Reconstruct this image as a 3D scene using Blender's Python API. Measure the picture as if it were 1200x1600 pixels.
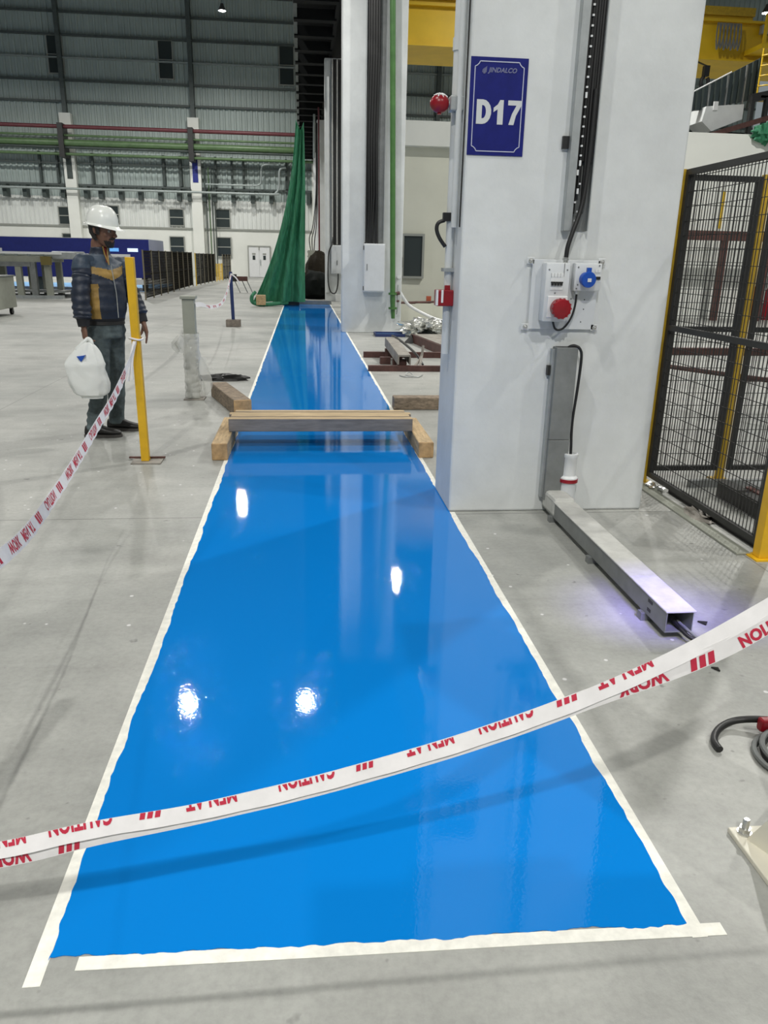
import bpy, bmesh, math, random
from mathutils import Vector, Matrix, noise
random.seed(7)
for o in list(bpy.data.objects): bpy.data.objects.remove(o)
SC = bpy.context.scene
COL = SC.collection
PI = math.pi

# ------------------------------------------------------------------ camera
cam_data = bpy.data.cameras.new('camera')
cam = bpy.data.objects.new('camera', cam_data)
COL.objects.link(cam)
cam_data.sensor_fit = 'VERTICAL'
cam_data.sensor_height = 24.0
cam_data.lens = 24.0 * 1198.0 / 1600.0
cam_data.clip_start = 0.02
cam_data.clip_end = 300
# columns: camera right, up, back in world axes
_r = Vector((0.995, -0.101, 0.020)); _d = Vector((-0.013, -0.314, -0.949)); _f = Vector((0.102, 0.944, -0.314))
_f.normalize(); _u = -_d; _u = (_u - _u.dot(_f) * _f).normalized(); _r = _f.cross(_u).normalized()
cam.matrix_world = Matrix(((_r.x, _u.x, -_f.x, 0.0), (_r.y, _u.y, -_f.y, 0.0), (_r.z, _u.z, -_f.z, 1.45), (0, 0, 0, 1)))
SC.camera = cam

# ------------------------------------------------------------------ world and exposure
W = bpy.data.worlds.new('world'); SC.world = W
W.use_nodes = True
W.node_tree.nodes['Background'].inputs[0].default_value = (0.80, 0.90, 0.93, 1)
W.node_tree.nodes['Background'].inputs[1].default_value = 0.26
SC.view_settings.view_transform = 'Standard'
SC.view_settings.look = 'None'
SC.view_settings.gamma = 1.0
SC.view_settings.use_curve_mapping = False
SC.view_settings.exposure = 0.0

# high bay lamps: (x, y, z, watts, label)
LAMPS = [
    (-4.30, 24.7, 14.0, 720, 'round high bay lamp hanging over the floor left of the green net'),
    (-4.13, 48.6, 14.0, 950, 'bright round high bay lamp glaring before the far cladding wall'),
    (-4.30, 0.7, 14.0, 620, 'round high bay lamp hanging above the yellow tape post'),
    (-14.5, 12.7, 14.0, 720, 'round high bay lamp hanging above the roller conveyor aisle'),
    (-14.5, 36.7, 14.0, 700, 'round high bay lamp hanging above the long blue machine'),
    (-10.5, 44.5, 14.0, 1350, 'round high bay lamp hanging before the red and green pipes'),  # added out of view to brighten the far cladding
    (-20.0, 44.5, 14.0, 1200, 'round high bay lamp hanging beyond the blue machine on the left'),  # second added lamp, lifts the cladding at far left
    (6.2, -7.5, 12.0, 720, 'round high bay lamp hanging behind the photographer on the right'),
    (-3.2, -11.0, 14.0, 1900, 'round high bay lamp hanging behind the photographer on the left'),
    (4.5, 35.6, 14.0, 260, 'round high bay lamp hanging over the yellow crane girder'),
    (9.0, 25.0, 13.0, 900, 'round high bay lamp hanging before the yellow crane girder'),
    (9.5, 12.5, 12.0, 1250, 'round high bay lamp hanging over the cream walled room'),
    (8.5, 1.0, 12.0, 420, 'round high bay lamp hanging over the mesh cage bay'),  # added weak lamp, spreads the light so shadows soften
    (12.5, 46.0, 14.0, 1000, 'round high bay lamp hanging at the far end of the right-hand bay'),  # added for more light on the right-hand far wall
    (21.0, 38.0, 12.3, 600, 'glaring lamp beside the yellow crane girder at the right edge'),
    (-0.04, 13.75, 7.2, 110, 'small round lamp slung under the crane runway edge'),
]

# ------------------------------------------------------------------ material helpers
def S(r, g, b):
    def f(c):
        c /= 255.0
        return c / 12.92 if c <= 0.04045 else ((c + 0.055) / 1.055) ** 2.4
    return (f(r), f(g), f(b), 1.0)

def nd(nt, t, **kw):
    n = nt.nodes.new(t)
    for k, v in kw.items(): setattr(n, k, v)
    return n

def mat(name, col, rough=0.5, metal=0.0, var=0.0, vscale=6.0, bump=0.0, bscale=40.0, col2=None, spec=0.5, coat=0.0,
        emit=None, estr=0.0, stretch=None, alpha=1.0, trans=0.0):
    m = bpy.data.materials.new(name); m.use_nodes = True
    nt = m.node_tree; b = nt.nodes['Principled BSDF']
    b.inputs['Base Color'].default_value = col
    b.inputs['Roughness'].default_value = rough
    b.inputs['Metallic'].default_value = metal
    b.inputs['Specular IOR Level'].default_value = spec
    b.inputs['Coat Weight'].default_value = coat
    b.inputs['Transmission Weight'].default_value = trans
    b.inputs['Alpha'].default_value = alpha
    if emit:
        b.inputs['Emission Color'].default_value = emit
        b.inputs['Emission Strength'].default_value = estr
    if var > 0 or col2 or bump > 0:
        tc = nd(nt, 'ShaderNodeTexCoord')
        src = tc.outputs['Object']
        if stretch:
            mp = nd(nt, 'ShaderNodeMapping'); mp.inputs['Scale'].default_value = stretch
            nt.links.new(src, mp.inputs[0]); src = mp.outputs[0]
    if var > 0 or col2:
        n = nd(nt, 'ShaderNodeTexNoise'); n.inputs['Scale'].default_value = vscale
        n.inputs['Detail'].default_value = 6; n.inputs['Roughness'].default_value = 0.62
        nt.links.new(src, n.inputs['Vector'])
        r = nd(nt, 'ShaderNodeValToRGB')
        r.color_ramp.elements[0].position = 0.32; r.color_ramp.elements[1].position = 0.68
        c1 = tuple(max(0, c * (1 - var)) for c in col[:3]) + (1,)
        c2 = col2 if col2 else tuple(min(1, c * (1 + var)) for c in col[:3]) + (1,)
        r.color_ramp.elements[0].color = c1; r.color_ramp.elements[1].color = c2
        nt.links.new(n.outputs['Fac'], r.inputs[0]); nt.links.new(r.outputs[0], b.inputs['Base Color'])
    if bump > 0:
        n2 = nd(nt, 'ShaderNodeTexNoise'); n2.inputs['Scale'].default_value = bscale; n2.inputs['Detail'].default_value = 4
        nt.links.new(src, n2.inputs['Vector'])
        bp = nd(nt, 'ShaderNodeBump'); bp.inputs['Strength'].default_value = bump; bp.inputs['Distance'].default_value = 0.02
        nt.links.new(n2.outputs['Fac'], bp.inputs['Height']); nt.links.new(bp.outputs[0], b.inputs['Normal'])
    return m

# ------------------------------------------------------------------ mesh helpers
def absloc(o):
    v = Vector((0, 0, 0))
    while o is not None:
        v += o.location; o = o.parent
    return v

class MB:
    """collects geometry in world coordinates"""
    def __init__(s): s.v = []; s.f = []; s.m = []; s.cur = 0
    def add(s, vs, fs):
        k = len(s.v); s.v += [tuple(p) for p in vs]
        for f in fs: s.f.append(tuple(i + k for i in f)); s.m.append(s.cur)
        return s
    def box(s, x0, x1, y0, y1, z0, z1):
        vs = [(x, y, z) for z in (z0, z1) for y in (y0, y1) for x in (x0, x1)]
        return s.add(vs, [(0, 2, 3, 1), (4, 5, 7, 6), (0, 1, 5, 4), (2, 6, 7, 3), (0, 4, 6, 2), (1, 3, 7, 5)])
    def bbox(s, x0, x1, y0, y1, z0, z1, b=0.004):
        """box with chamfered edges"""
        c = Vector(((x0 + x1) / 2, (y0 + y1) / 2, (z0 + z1) / 2)); h = Vector(((x1 - x0) / 2, (y1 - y0) / 2, (z1 - z0) / 2))
        bm = bmesh.new(); bmesh.ops.create_cube(bm, size=1.0)
        for v in bm.verts: v.co = Vector((c.x + v.co.x * 2 * h.x, c.y + v.co.y * 2 * h.y, c.z + v.co.z * 2 * h.z))
        bmesh.ops.bevel(bm, geom=list(bm.edges), offset=min(b, h.x * .9, h.y * .9, h.z * .9), segments=2, profile=0.5, affect='EDGES')
        return s.bm(bm)
    def bm(s, bm):
        bm.verts.index_update()
        s.add([v.co.copy() for v in bm.verts], [[v.index for v in f.verts] for f in bm.faces]); bm.free(); return s
    def obox(s, c, ax, ay, az, hx, hy, hz):
        """oriented box"""
        c = Vector(c); ax = Vector(ax).normalized() * hx; ay = Vector(ay).normalized() * hy; az = Vector(az).normalized() * hz
        vs = [c + ax * i + ay * j + az * k for k in (-1, 1) for j in (-1, 1) for i in (-1, 1)]
        return s.add(vs, [(0, 2, 3, 1), (4, 5, 7, 6), (0, 1, 5, 4), (2, 6, 7, 3), (0, 4, 6, 2), (1, 3, 7, 5)])
    def beam(s, p0, p1, w, h, up=(0, 0, 1)):
        p0 = Vector(p0); p1 = Vector(p1); d = (p1 - p0); L = d.length; d.normalize()
        up = Vector(up)
        if abs(d.dot(up.normalized())) > 0.99: up = Vector((0, 1, 0))
        a = d.cross(up).normalized(); u = a.cross(d).normalized()
        return s.obox((p0 + p1) / 2, d, a, u, L / 2, w / 2, h / 2)
    def tube(s, pts, r, n=10, cap=True, sx=1.0, up=None):
        pts = [Vector(p) for p in pts]; N = len(pts)
        rs = r if isinstance(r, (list, tuple)) else [r] * N
        t0 = (pts[1] - pts[0]).normalized()
        ref = Vector(up) if up else (Vector((0, 0, 1)) if abs(t0.z) < 0.9 else Vector((0, 1, 0)))
        a = t0.cross(ref).normalized()
        rings = []
        for i in range(N):
            t = (pts[min(i + 1, N - 1)] - pts[max(i - 1, 0)]).normalized()
            a = (a - t * a.dot(t))
            a = a.normalized() if a.length > 1e-6 else t.orthogonal().normalized()
            b = t.cross(a)
            rings.append([pts[i] + (a * math.cos(2 * PI * k / n) * sx + b * math.sin(2 * PI * k / n)) * rs[i] for k in range(n)])
        return s.rings(rings, cap)
    def rings(s, rings, cap=True, closed=True):
        n = len(rings[0]); vs = [p for rg in rings for p in rg]; fs = []
        for i in range(len(rings) - 1):
            for k in range(n if closed else n - 1):
                k2 = (k + 1) % n
                fs.append((i * n + k, i * n + k2, (i + 1) * n + k2, (i + 1) * n + k))
        if cap:
            fs.append(tuple(range(n - 1, -1, -1))); m = (len(rings) - 1) * n
            fs.append(tuple(m + k for k in range(n)))
        return s.add(vs, fs)
    def cyl(s, p0, p1, r, n=16, r1=None):
        return s.tube([p0, p1], [r, r if r1 is None else r1], n)
    def lathe(s, c, prof, n=24, axis=(0, 0, 1), cap=True):
        c = Vector(c); ax = Vector(axis).normalized(); a = ax.orthogonal().normalized(); b = ax.cross(a)
        return s.rings([[c + ax * h + (a * math.cos(2 * PI * k / n) + b * math.sin(2 * PI * k / n)) * max(r, 1e-4) for k in range(n)] for r, h in prof], cap)
    def prism(s, poly, d):
        """planar polygon extruded by vector d"""
        p = [Vector(q) for q in poly]; d = Vector(d); n = len(p)
        vs = p + [q + d for q in p]
        fs = [tuple(range(n - 1, -1, -1)), tuple(range(n, 2 * n))] + [(i, (i + 1) % n, n + (i + 1) % n, n + i) for i in range(n)]
        return s.add(vs, fs)
    def sphere(s, c, r, n=12, sc=(1, 1, 1)):
        c = Vector(c); m = n // 2
        rg = []
        for i in range(m + 1):
            t = PI * i / m; rr = max(math.sin(t), 1e-3)
            rg.append([c + Vector((r * sc[0] * rr * math.cos(2 * PI * k / n), r * sc[1] * rr * math.sin(2 * PI * k / n), -r * sc[2] * math.cos(t))) for k in range(n)])
        return s.rings(rg)
    def build(s, name, m, parent=None, smooth=False, origin=None, fixn=True):
        me = bpy.data.meshes.new(name)
        if parent is not None: off = absloc(parent)
        elif origin is not None: off = Vector(origin)
        else:
            lo = [min(p[i] for p in s.v) for i in range(3)]; hi = [max(p[i] for p in s.v) for i in range(3)]
            off = Vector(((lo[0] + hi[0]) / 2, (lo[1] + hi[1]) / 2, lo[2]))
        me.from_pydata([(p[0] - off.x, p[1] - off.y, p[2] - off.z) for p in s.v], [], s.f)
        ms = m if isinstance(m, (list, tuple)) else [m]
        for x in ms: me.materials.append(x)
        if len(ms) > 1:
            for p, i in zip(me.polygons, s.m): p.material_index = i
        if fixn:
            bm = bmesh.new(); bm.from_mesh(me); bmesh.ops.recalc_face_normals(bm, faces=bm.faces); bm.to_mesh(me); bm.free()
        if smooth:
            for p in me.polygons: p.use_smooth = True
            try: me.set_sharp_from_angle(angle=math.radians(42))
            except Exception: pass
        o = bpy.data.objects.new(name, me); COL.objects.link(o)
        if parent is not None: o.parent = parent
        else: o.location = off
        return o

def tag(o, label, cat, group=None, kind=None):
    o['label'] = label
    if cat: o['category'] = cat
    if group: o['group'] = group
    if kind: o['kind'] = kind
    return o
def thing(name, label, cat, loc, group=None, kind=None):
    o = bpy.data.objects.new(name, None); o.empty_display_size = 0.1; COL.objects.link(o); o.location = loc
    return tag(o, label, cat, group, kind)
def struct(o, label=None):
    o['kind'] = 'structure'
    if label: o['label'] = label
    return o
def box(name, m, parent, *a, bev=None, **k):
    mb = MB()
    mb.bbox(*a, b=bev) if bev else mb.box(*a)
    return mb.build(name, m, parent, **k)
def tube(name, m, parent, pts, r, n=10, **k): return MB().tube(pts, r, n).build(name, m, parent, smooth=True, **k)
def cyl(name, m, parent, p0, p1, r, n=16, **k): return MB().cyl(p0, p1, r, n).build(name, m, parent, smooth=True, **k)
def spline(pts, per=8):
    P = [Vector(p) for p in pts]; out = []
    for i in range(len(P) - 1):
        p0 = P[max(i - 1, 0)]; p1 = P[i]; p2 = P[i + 1]; p3 = P[min(i + 2, len(P) - 1)]
        for k in range(per):
            t = k / per
            out.append(0.5 * ((2 * p1) + (p2 - p0) * t + (2 * p0 - 5 * p1 + 4 * p2 - p3) * t * t + (3 * p1 - p0 - 3 * p2 + p3) * t ** 3))
    out.append(P[-1]); return out
def copy_tree(o, loc, parent=None):
    c = o.copy(); COL.objects.link(c)
    if parent is not None: c.parent = parent
    else: c.location = loc
    for ch in o.children: copy_tree(ch, None, c)
    return c
def text_mesh(txt, size, offset=0.0, shear=0.0, space=1.0):
    cu = bpy.data.curves.new('lettering', 'FONT'); cu.body = txt; cu.size = size; cu.offset = offset; cu.shear = shear; cu.space_character = space
    cu.resolution_u = 3; cu.align_x = 'LEFT'
    o = bpy.data.objects.new('lettering_tmp', cu); COL.objects.link(o)
    bpy.context.view_layer.update()
    me = bpy.data.meshes.new_from_object(o.evaluated_get(bpy.context.evaluated_depsgraph_get()))
    bpy.data.objects.remove(o); bpy.data.curves.remove(cu)
    return me
def remesh(mb, voxel, smooth_it=2, name='tmp'):
    """fuse overlapping closed shells into one continuous surface; returns (verts, faces)"""
    me = bpy.data.meshes.new(name); me.from_pydata(mb.v, [], mb.f)
    bm = bmesh.new(); bm.from_mesh(me); bmesh.ops.recalc_face_normals(bm, faces=bm.faces); bm.to_mesh(me); bm.free()
    o = bpy.data.objects.new(name, me); COL.objects.link(o)
    md = o.modifiers.new('r', 'REMESH'); md.mode = 'VOXEL'; md.voxel_size = voxel; md.adaptivity = 0
    if smooth_it:
        sm = o.modifiers.new('s', 'SMOOTH'); sm.iterations = smooth_it; sm.factor = 0.5
    bpy.context.view_layer.update()
    e = bpy.data.meshes.new_from_object(o.evaluated_get(bpy.context.evaluated_depsgraph_get()))
    vs = [v.co.copy() for v in e.vertices]; fs = [tuple(p.vertices) for p in e.polygons]
    bpy.data.objects.remove(o); bpy.data.meshes.remove(e)
    return vs, fs

# ------------------------------------------------------------------ materials
def floor_material():
    m = bpy.data.materials.new('power_floated_concrete'); m.use_nodes = True
    nt = m.node_tree; b = nt.nodes['Principled BSDF']; L = nt.links.new
    tc = nd(nt, 'ShaderNodeTexCoord'); P = tc.outputs['Object']
    def noi(scale, detail=5, rough=.6, vec=P):
        n = nd(nt, 'ShaderNodeTexNoise'); n.inputs['Scale'].default_value = scale; n.inputs['Detail'].default_value = detail
        n.inputs['Roughness'].default_value = rough; L(vec, n.inputs['Vector']); return n.outputs['Fac']
    def ramp(fac, p0, c0, p1, c1):
        r = nd(nt, 'ShaderNodeValToRGB'); e = r.color_ramp.elements
        e[0].position = p0; e[0].color = c0; e[1].position = p1; e[1].color = c1; L(fac, r.inputs[0]); return r.outputs[0]
    def mix(mode, fac, a, c):
        x = nd(nt, 'ShaderNodeMix', data_type='RGBA', blend_type=mode)
        if isinstance(fac, float): x.inputs[0].default_value = fac
        else: L(fac, x.inputs[0])
        L(a, x.inputs[6]); L(c, x.inputs[7]); return x.outputs[2]
    g = lambda v, a=1.0, d=1.0: (v, v * a, v * d, 1)
    base = ramp(noi(.55, 6), .30, (.275, .284, .266, 1), .68, (.44, .44, .41, 1))
    c = mix('MULTIPLY', .8, base, ramp(noi(3.2, 7, .7), .30, g(.80), .62, g(1.06)))
    c = mix('MULTIPLY', .7, c, ramp(noi(42, 3, .7), .25, g(.82), .6, g(1.04)))
    # trowel streaks
    mp = nd(nt, 'ShaderNodeMapping'); mp.inputs['Scale'].default_value = (.35, 2.6, 1); mp.inputs['Rotation'].default_value = (0, 0, .35); L(P, mp.inputs[0])
    c = mix('MULTIPLY', .5, c, ramp(noi(2.2, 4, .6, mp.outputs[0]), .32, g(.84), .55, g(1.03)))
    # damp patches
    c = mix('MULTIPLY', .6, c, ramp(noi(1.25, 2, .4), .30, g(.72, 1.0, .99), .42, g(1.0)))
    # dark specks
    c = mix('MULTIPLY', .8, c, ramp(noi(17, 2, .5), .23, g(.45), .29, g(1.0)))
    # white paint spots
    v = nd(nt, 'ShaderNodeTexVoronoi'); v.inputs['Scale'].default_value = 7.0; L(P, v.inputs['Vector'])
    c = mix('MIX', ramp(v.outputs['Distance'], .045, g(.8), .07, g(0)), c, ramp(noi(1, 0), .0, g(.72), 1, g(.75)))
    # saw-cut joints
    sx = nd(nt, 'ShaderNodeSeparateXYZ'); L(P, sx.inputs[0])
    def joint(out, at, period, wid):
        a = nd(nt, 'ShaderNodeMath', operation='SUBTRACT'); L(out, a.inputs[0]); a.inputs[1].default_value = at
        q = nd(nt, 'ShaderNodeMath', operation='PINGPONG'); L(a.outputs[0], q.inputs[0]); q.inputs[1].default_value = period / 2
        r = nd(nt, 'ShaderNodeMath', operation='LESS_THAN'); L(q.outputs[0], r.inputs[0]); r.inputs[1].default_value = wid
        return r.outputs[0]
    j = nd(nt, 'ShaderNodeMath', operation='MAXIMUM')
    L(joint(sx.outputs['Y'], 4.30, 5.83, .005), j.inputs[0]); L(joint(sx.outputs['X'], -2.9, 5.2, .004), j.inputs[1])
    jj = nd(nt, 'ShaderNodeMath', operation='MULTIPLY'); L(j.outputs[0], jj.inputs[0]); jj.inputs[1].default_value = .62
    dk = nd(nt, 'ShaderNodeRGB'); dk.outputs[0].default_value = (.09, .09, .085, 1)
    c = mix('MIX', jj.outputs[0], c, dk.outputs[0])
    L(c, b.inputs['Base Color'])
    rr = nd(nt, 'ShaderNodeMapRange'); L(noi(2.5, 5), rr.inputs[0]); rr.inputs[3].default_value = .36; rr.inputs[4].default_value = .58
    L(rr.outputs[0], b.inputs['Roughness'])
    bp = nd(nt, 'ShaderNodeBump'); bp.inputs['Strength'].default_value = .12; bp.inputs['Distance'].default_value = .01
    L(noi(60, 4), bp.inputs['Height']); L(bp.outputs[0], b.inputs['Normal'])
    return m

def epoxy_material():
    m = bpy.data.materials.new('wet_blue_epoxy'); m.use_nodes = True
    nt = m.node_tree; b = nt.nodes['Principled BSDF']; L = nt.links.new
    tc = nd(nt, 'ShaderNodeTexCoord')
    b.inputs['Base Color'].default_value = (.003, .195, .610, 1)
    b.inputs['Roughness'].default_value = .025; b.inputs['IOR'].default_value = 1.45
    n1 = nd(nt, 'ShaderNodeTexNoise'); n1.inputs['Scale'].default_value = 120; n1.inputs['Detail'].default_value = 1
    n2 = nd(nt, 'ShaderNodeTexNoise'); n2.inputs['Scale'].default_value = 1.6; n2.inputs['Detail'].default_value = 2
    L(tc.outputs['Object'], n1.inputs['Vector']); L(tc.outputs['Object'], n2.inputs['Vector'])
    b1 = nd(nt, 'ShaderNodeBump'); b1.inputs['Strength'].default_value = .09; b1.inputs['Distance'].default_value = .0010; L(n1.outputs['Fac'], b1.inputs['Height'])
    b2 = nd(nt, 'ShaderNodeBump'); b2.inputs['Strength'].default_value = .03; b2.inputs['Distance'].default_value = .010; L(n2.outputs['Fac'], b2.inputs['Height'])
    L(b1.outputs[0], b2.inputs['Normal'])
    # tiny craters left by burst bubbles
    vo = nd(nt, 'ShaderNodeTexVoronoi'); vo.inputs['Scale'].default_value = 75; L(tc.outputs['Object'], vo.inputs['Vector'])
    mr = nd(nt, 'ShaderNodeMapRange', interpolation_type='SMOOTHSTEP'); L(vo.outputs['Distance'], mr.inputs[0])
    mr.inputs[1].default_value = 0.0; mr.inputs[2].default_value = .20
    b3 = nd(nt, 'ShaderNodeBump'); b3.inputs['Strength'].default_value = .5; b3.inputs['Distance'].default_value = .00018; L(mr.outputs[0], b3.inputs['Height'])
    L(b2.outputs[0], b3.inputs['Normal']); L(b3.outputs[0], b.inputs['Normal'])
    return m

M = {}
M['floor'] = floor_material()
M['epoxy'] = epoxy_material()
M['masking'] = mat('masking_tape_paper', (.80, .79, .72, 1), .7, var=.10, vscale=30)
M['white_paint'] = mat('white_painted_concrete', (.645, .665, .66, 1), .55, var=.085, vscale=1.9, bump=.12, bscale=14)
M['cream'] = mat('cream_painted_wall', (.66, .66, .56, 1), .6, var=.04, vscale=1.0)
M['bright_wall'] = mat('white_wall_plaster', (.74, .75, .70, 1), .6, var=.04, vscale=.8)
M['white_sheet'] = mat('white_wall_sheeting', (.68, .70, .67, 1), .5, var=.05, vscale=.6)
M['grey_sheet'] = mat('grey_green_cladding', (.36, .42, .40, 1), .5, var=.08, vscale=.5)
M['beam_black'] = mat('black_beam_paint', (.006, .007, .007, 1), .8, spec=.15)  # even near-black tone with low specular
M['steel_mid'] = mat('grey_green_steel', (.075, .092, .088, 1), .55, var=.15)
M['steel_dark'] = mat('dark_green_steel', (.045, .06, .055, 1), .5, var=.2, vscale=3)
M['roof'] = mat('dark_roof_sheet', (.06, .07, .07, 1), .7)
M['black'] = mat('black_rubber', (.012, .012, .012, 1), .45, var=.2, vscale=20)
M['near_black'] = mat('dark_frame_paint', (.018, .018, .017, 1), .45, var=.25, vscale=12)
M['glass_dark'] = mat('dark_window_glass', (.035, .045, .045, 1), .12)
M['frame_alu'] = mat('window_frame_paint', (.30, .31, .28, 1), .5)
M['red_pipe'] = mat('dark_red_pipe_paint', (.12, .025, .032, 1), .45, var=.15)
M['riser_green'] = mat('green_riser_paint', (.065, .17, .045, 1), .4, var=.18, vscale=4)
M['green_pipe'] = mat('green_pipe_paint', (.085, .15, .062, 1), .4, var=.18, vscale=4)
M['grey_pipe'] = mat('galvanised_pipe', (.33, .37, .36, 1), .4, metal=.3, var=.1)
M['galv'] = mat('galvanised_sheet', (.40, .42, .42, 1), .42, metal=.45, var=.12, vscale=9)
M['galv_dusty'] = mat('dusty_galvanised_sheet', (.50, .50, .47, 1), .6, metal=.1, var=.12, vscale=14)
M['galv_dark'] = mat('dull_grey_trunking', (.215, .225, .22, 1), .5, metal=.3, var=.15, vscale=7)
M['yellow'] = mat('yellow_post_paint', (.72, .42, .012, 1), .42, var=.10, vscale=7)
M['yellow_dull'] = mat('scuffed_yellow_paint', (.50, .32, .02, 1), .5, var=.2, vscale=10)
M['crane_yellow'] = mat('crane_yellow_paint', (.74, .48, .015, 1), .45, var=.10, vscale=.7)
M['blue_machine'] = mat('deep_blue_machine_paint', (.016, .026, .22, 1), .4, var=.1)
M['lit_lavender'] = mat('lit_blue_grey_side', (.33, .36, .50, 1), .5, var=.06, vscale=1)  # lighter tint, paints the lit end of the blue machine
M['pale_blue_floor'] = mat('pale_blue_floor_paint', (.16, .36, .62, 1), .4, var=.15, vscale=1)
M['white_plastic'] = mat('white_plastic', (.74, .75, .75, 1), .35, var=.03)
M['offwhite_plastic'] = mat('grey_white_plastic', (.62, .64, .65, 1), .4, var=.04)
M['red_plastic'] = mat('red_plastic', (.27, .004, .012, 1), .32, var=.15, vscale=20)
M['blue_plastic'] = mat('blue_plastic', (.008, .075, .42, 1), .3)
M['navy_sign'] = mat('navy_enamel_sign', (.010, .014, .15, 1), .32, var=.15, vscale=12, spec=.35)
M['sign_white'] = mat('sign_white_print', (.52, .54, .66, 1), .4)
M['sign_white2'] = mat('sign_letter_print', (.60, .62, .62, 1), .4)
M['sign_faded'] = mat('sign_faded_print', (.17, .18, .30, 1), .4)
M['chrome'] = mat('zinc_plated_steel', (.6, .6, .58, 1), .28, metal=.9)
M['tape_white'] = mat('white_barrier_tape', (.82, .80, .80, 1), .45, var=.04, vscale=30)
M['tape_red'] = mat('red_tape_print', (.52, .02, .055, 1), .5)
M['wood_pale'] = mat('pale_sawn_timber', (.46, .33, .18, 1), .7, var=.35, vscale=5, stretch=(9, 1.2, 9), bump=.15, bscale=9)
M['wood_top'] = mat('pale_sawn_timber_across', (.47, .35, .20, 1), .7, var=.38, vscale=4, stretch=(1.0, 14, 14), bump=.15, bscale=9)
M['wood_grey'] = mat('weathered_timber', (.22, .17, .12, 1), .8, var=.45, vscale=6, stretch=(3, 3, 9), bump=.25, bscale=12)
M['wood_face'] = mat('grey_timber_face', (.20, .185, .175, 1), .7, var=.22, vscale=5, stretch=(1.2, 9, 9))  # greyer, darker tone for the front faces of the planks
M['wood_end'] = mat('sawn_timber_end', (.42, .27, .13, 1), .7, var=.3, vscale=14)
M['rust'] = mat('red_oxide_steel', (.085, .035, .028, 1), .6, var=.35, vscale=9)
M['rust_grey'] = mat('dusty_steel_channel', (.26, .24, .21, 1), .6, var=.3, vscale=7)
M['foil'] = mat('crumpled_foil', (.82, .82, .78, 1), .22, metal=.85)
M['film'] = mat('clear_stretch_film', (.72, .72, .68, 1), .25, alpha=.55)
M['stub_grey'] = mat('grey_post_paint', (.30, .31, .26, 1), .5, var=.08)
M['tarp'] = mat('black_tarpaulin', (.006, .008, .007, 1), .8, bump=.4, bscale=5, spec=.15)
M['tarp_brown'] = mat('dark_brown_sacking', (.022, .018, .012, 1), .85, var=.3, spec=.15)
M['concrete_block'] = mat('brown_grey_block', (.22, .19, .16, 1), .85, var=.25, vscale=16)
M['blue_post'] = mat('dark_blue_post_paint', (.018, .035, .13, 1), .5)
M['beige'] = mat('beige_machine_paint', (.70, .67, .56, 1), .45, var=.05, vscale=9)
M['lamp_glass'] = mat('glowing_lamp_lens', (1, 1, 1, 1), .3, emit=(1, .99, .95, 1), estr=45)
M['lamp_body'] = mat('lamp_housing', (.12, .12, .12, 1), .4, metal=.5)
M['led_blue'] = mat('blue_lit_screen', (.1, .3, .6, 1), .3, emit=(.18, .5, 1, 1), estr=.7)
M['led_white'] = mat('white_lit_screen', (.6, .7, .8, 1), .3, emit=(.7, .88, 1, 1), estr=.9)

# ================================================================== STRUCTURE
def corrug(x0, x1, y, z0, z1, pitch=.20, depth=.035):
    prof = []
    x = x0
    while x < x1:
        prof += [(x, y), (x + pitch * .55, y), (x + pitch * .65, y - depth), (x + pitch * .9, y - depth)]
        x += pitch
    mb = MB()
    mb.add([(a, b, z0) for a, b in prof] + [(a, b, z1) for a, b in prof],
           [(i, i + 1, len(prof) + i + 1, len(prof) + i) for i in range(len(prof) - 1)])
    return mb

struct(box('floor', M['floor'], None, -46, 32, -16, 58, -.2, 0, origin=(0, 0, 0)), 'grey power-floated concrete floor of the factory hall')
struct(box('ceiling', M['roof'], None, -46, 32, -16, 58, 19.0, 19.2), 'dark sheeted factory roof')

WB = 57.6
wall = struct(box('wall_back', M['bright_wall'], None, -46, 32, WB, WB + .3, 0, 3.13), 'white far wall of the hall with ribbed cladding above')
corrug(-46, 32, WB - .02, 3.13, 5.0, .30, .05).build('lower_sheeting', M['white_sheet'], wall, fixn=False)
corrug(-46, 32, WB + .02, 5.0, 19.0, .36, .07).build('upper_cladding', M['grey_sheet'], wall, fixn=False)
box('sheeting_rail', M['frame_alu'], wall, -46, 32, WB - .10, WB - .02, 3.09, 3.19)
for z, h, m in ((5.72, .16, 'steel_dark'), (7.05, .08, 'steel_dark'), (10.72, .16, 'steel_dark'), (11.95, .16, 'steel_dark'), (13.24, .11, 'grey_pipe'),
                (14.52, .16, 'steel_dark'), (15.8, .16, 'steel_dark'), (17.1, .16, 'steel_dark')):
    box('girt', M['steel_mid' if m == 'steel_dark' else m], wall, -46, 32, WB - .22, WB - .05, z - h * .38, z + h * .38)
for x in (-23.4, -15.2, -7.05, 1.1, 9.3, 17.5):
    box('white_pier', M['bright_wall'], wall, x - .36, x + .36, WB - .55, WB - .02, 0, 10.0)
    box('steel_column', M['steel_mid'], wall, x - .13, x + .13, WB - .45, WB - .06, 10.0, 19)
    if x < 0:
        box('pier_recess', M['blue_machine'] if x == -7.05 else M['steel_dark'], wall, x - .19, x + .17, WB - .57, WB - .54, 6.05, 7.55)
        box('pipe_bracket', M['near_black'], wall, x - .22, x + .10, WB - 1.75, WB - .55, 7.25, 9.25)
for x in (-19.44, -18.17, -16.93, -15.75, -14.27, -13.31, -12.01, -10.75, -9.44, -8.2, -7.5, -6.54, -5.85, -4.6, -3.3, -2.04, -.8, .5):
    box('bracket', M['steel_dark'], wall, x - .13, x + .13, WB - .75, WB - .05, 4.86, 5.62)
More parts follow.
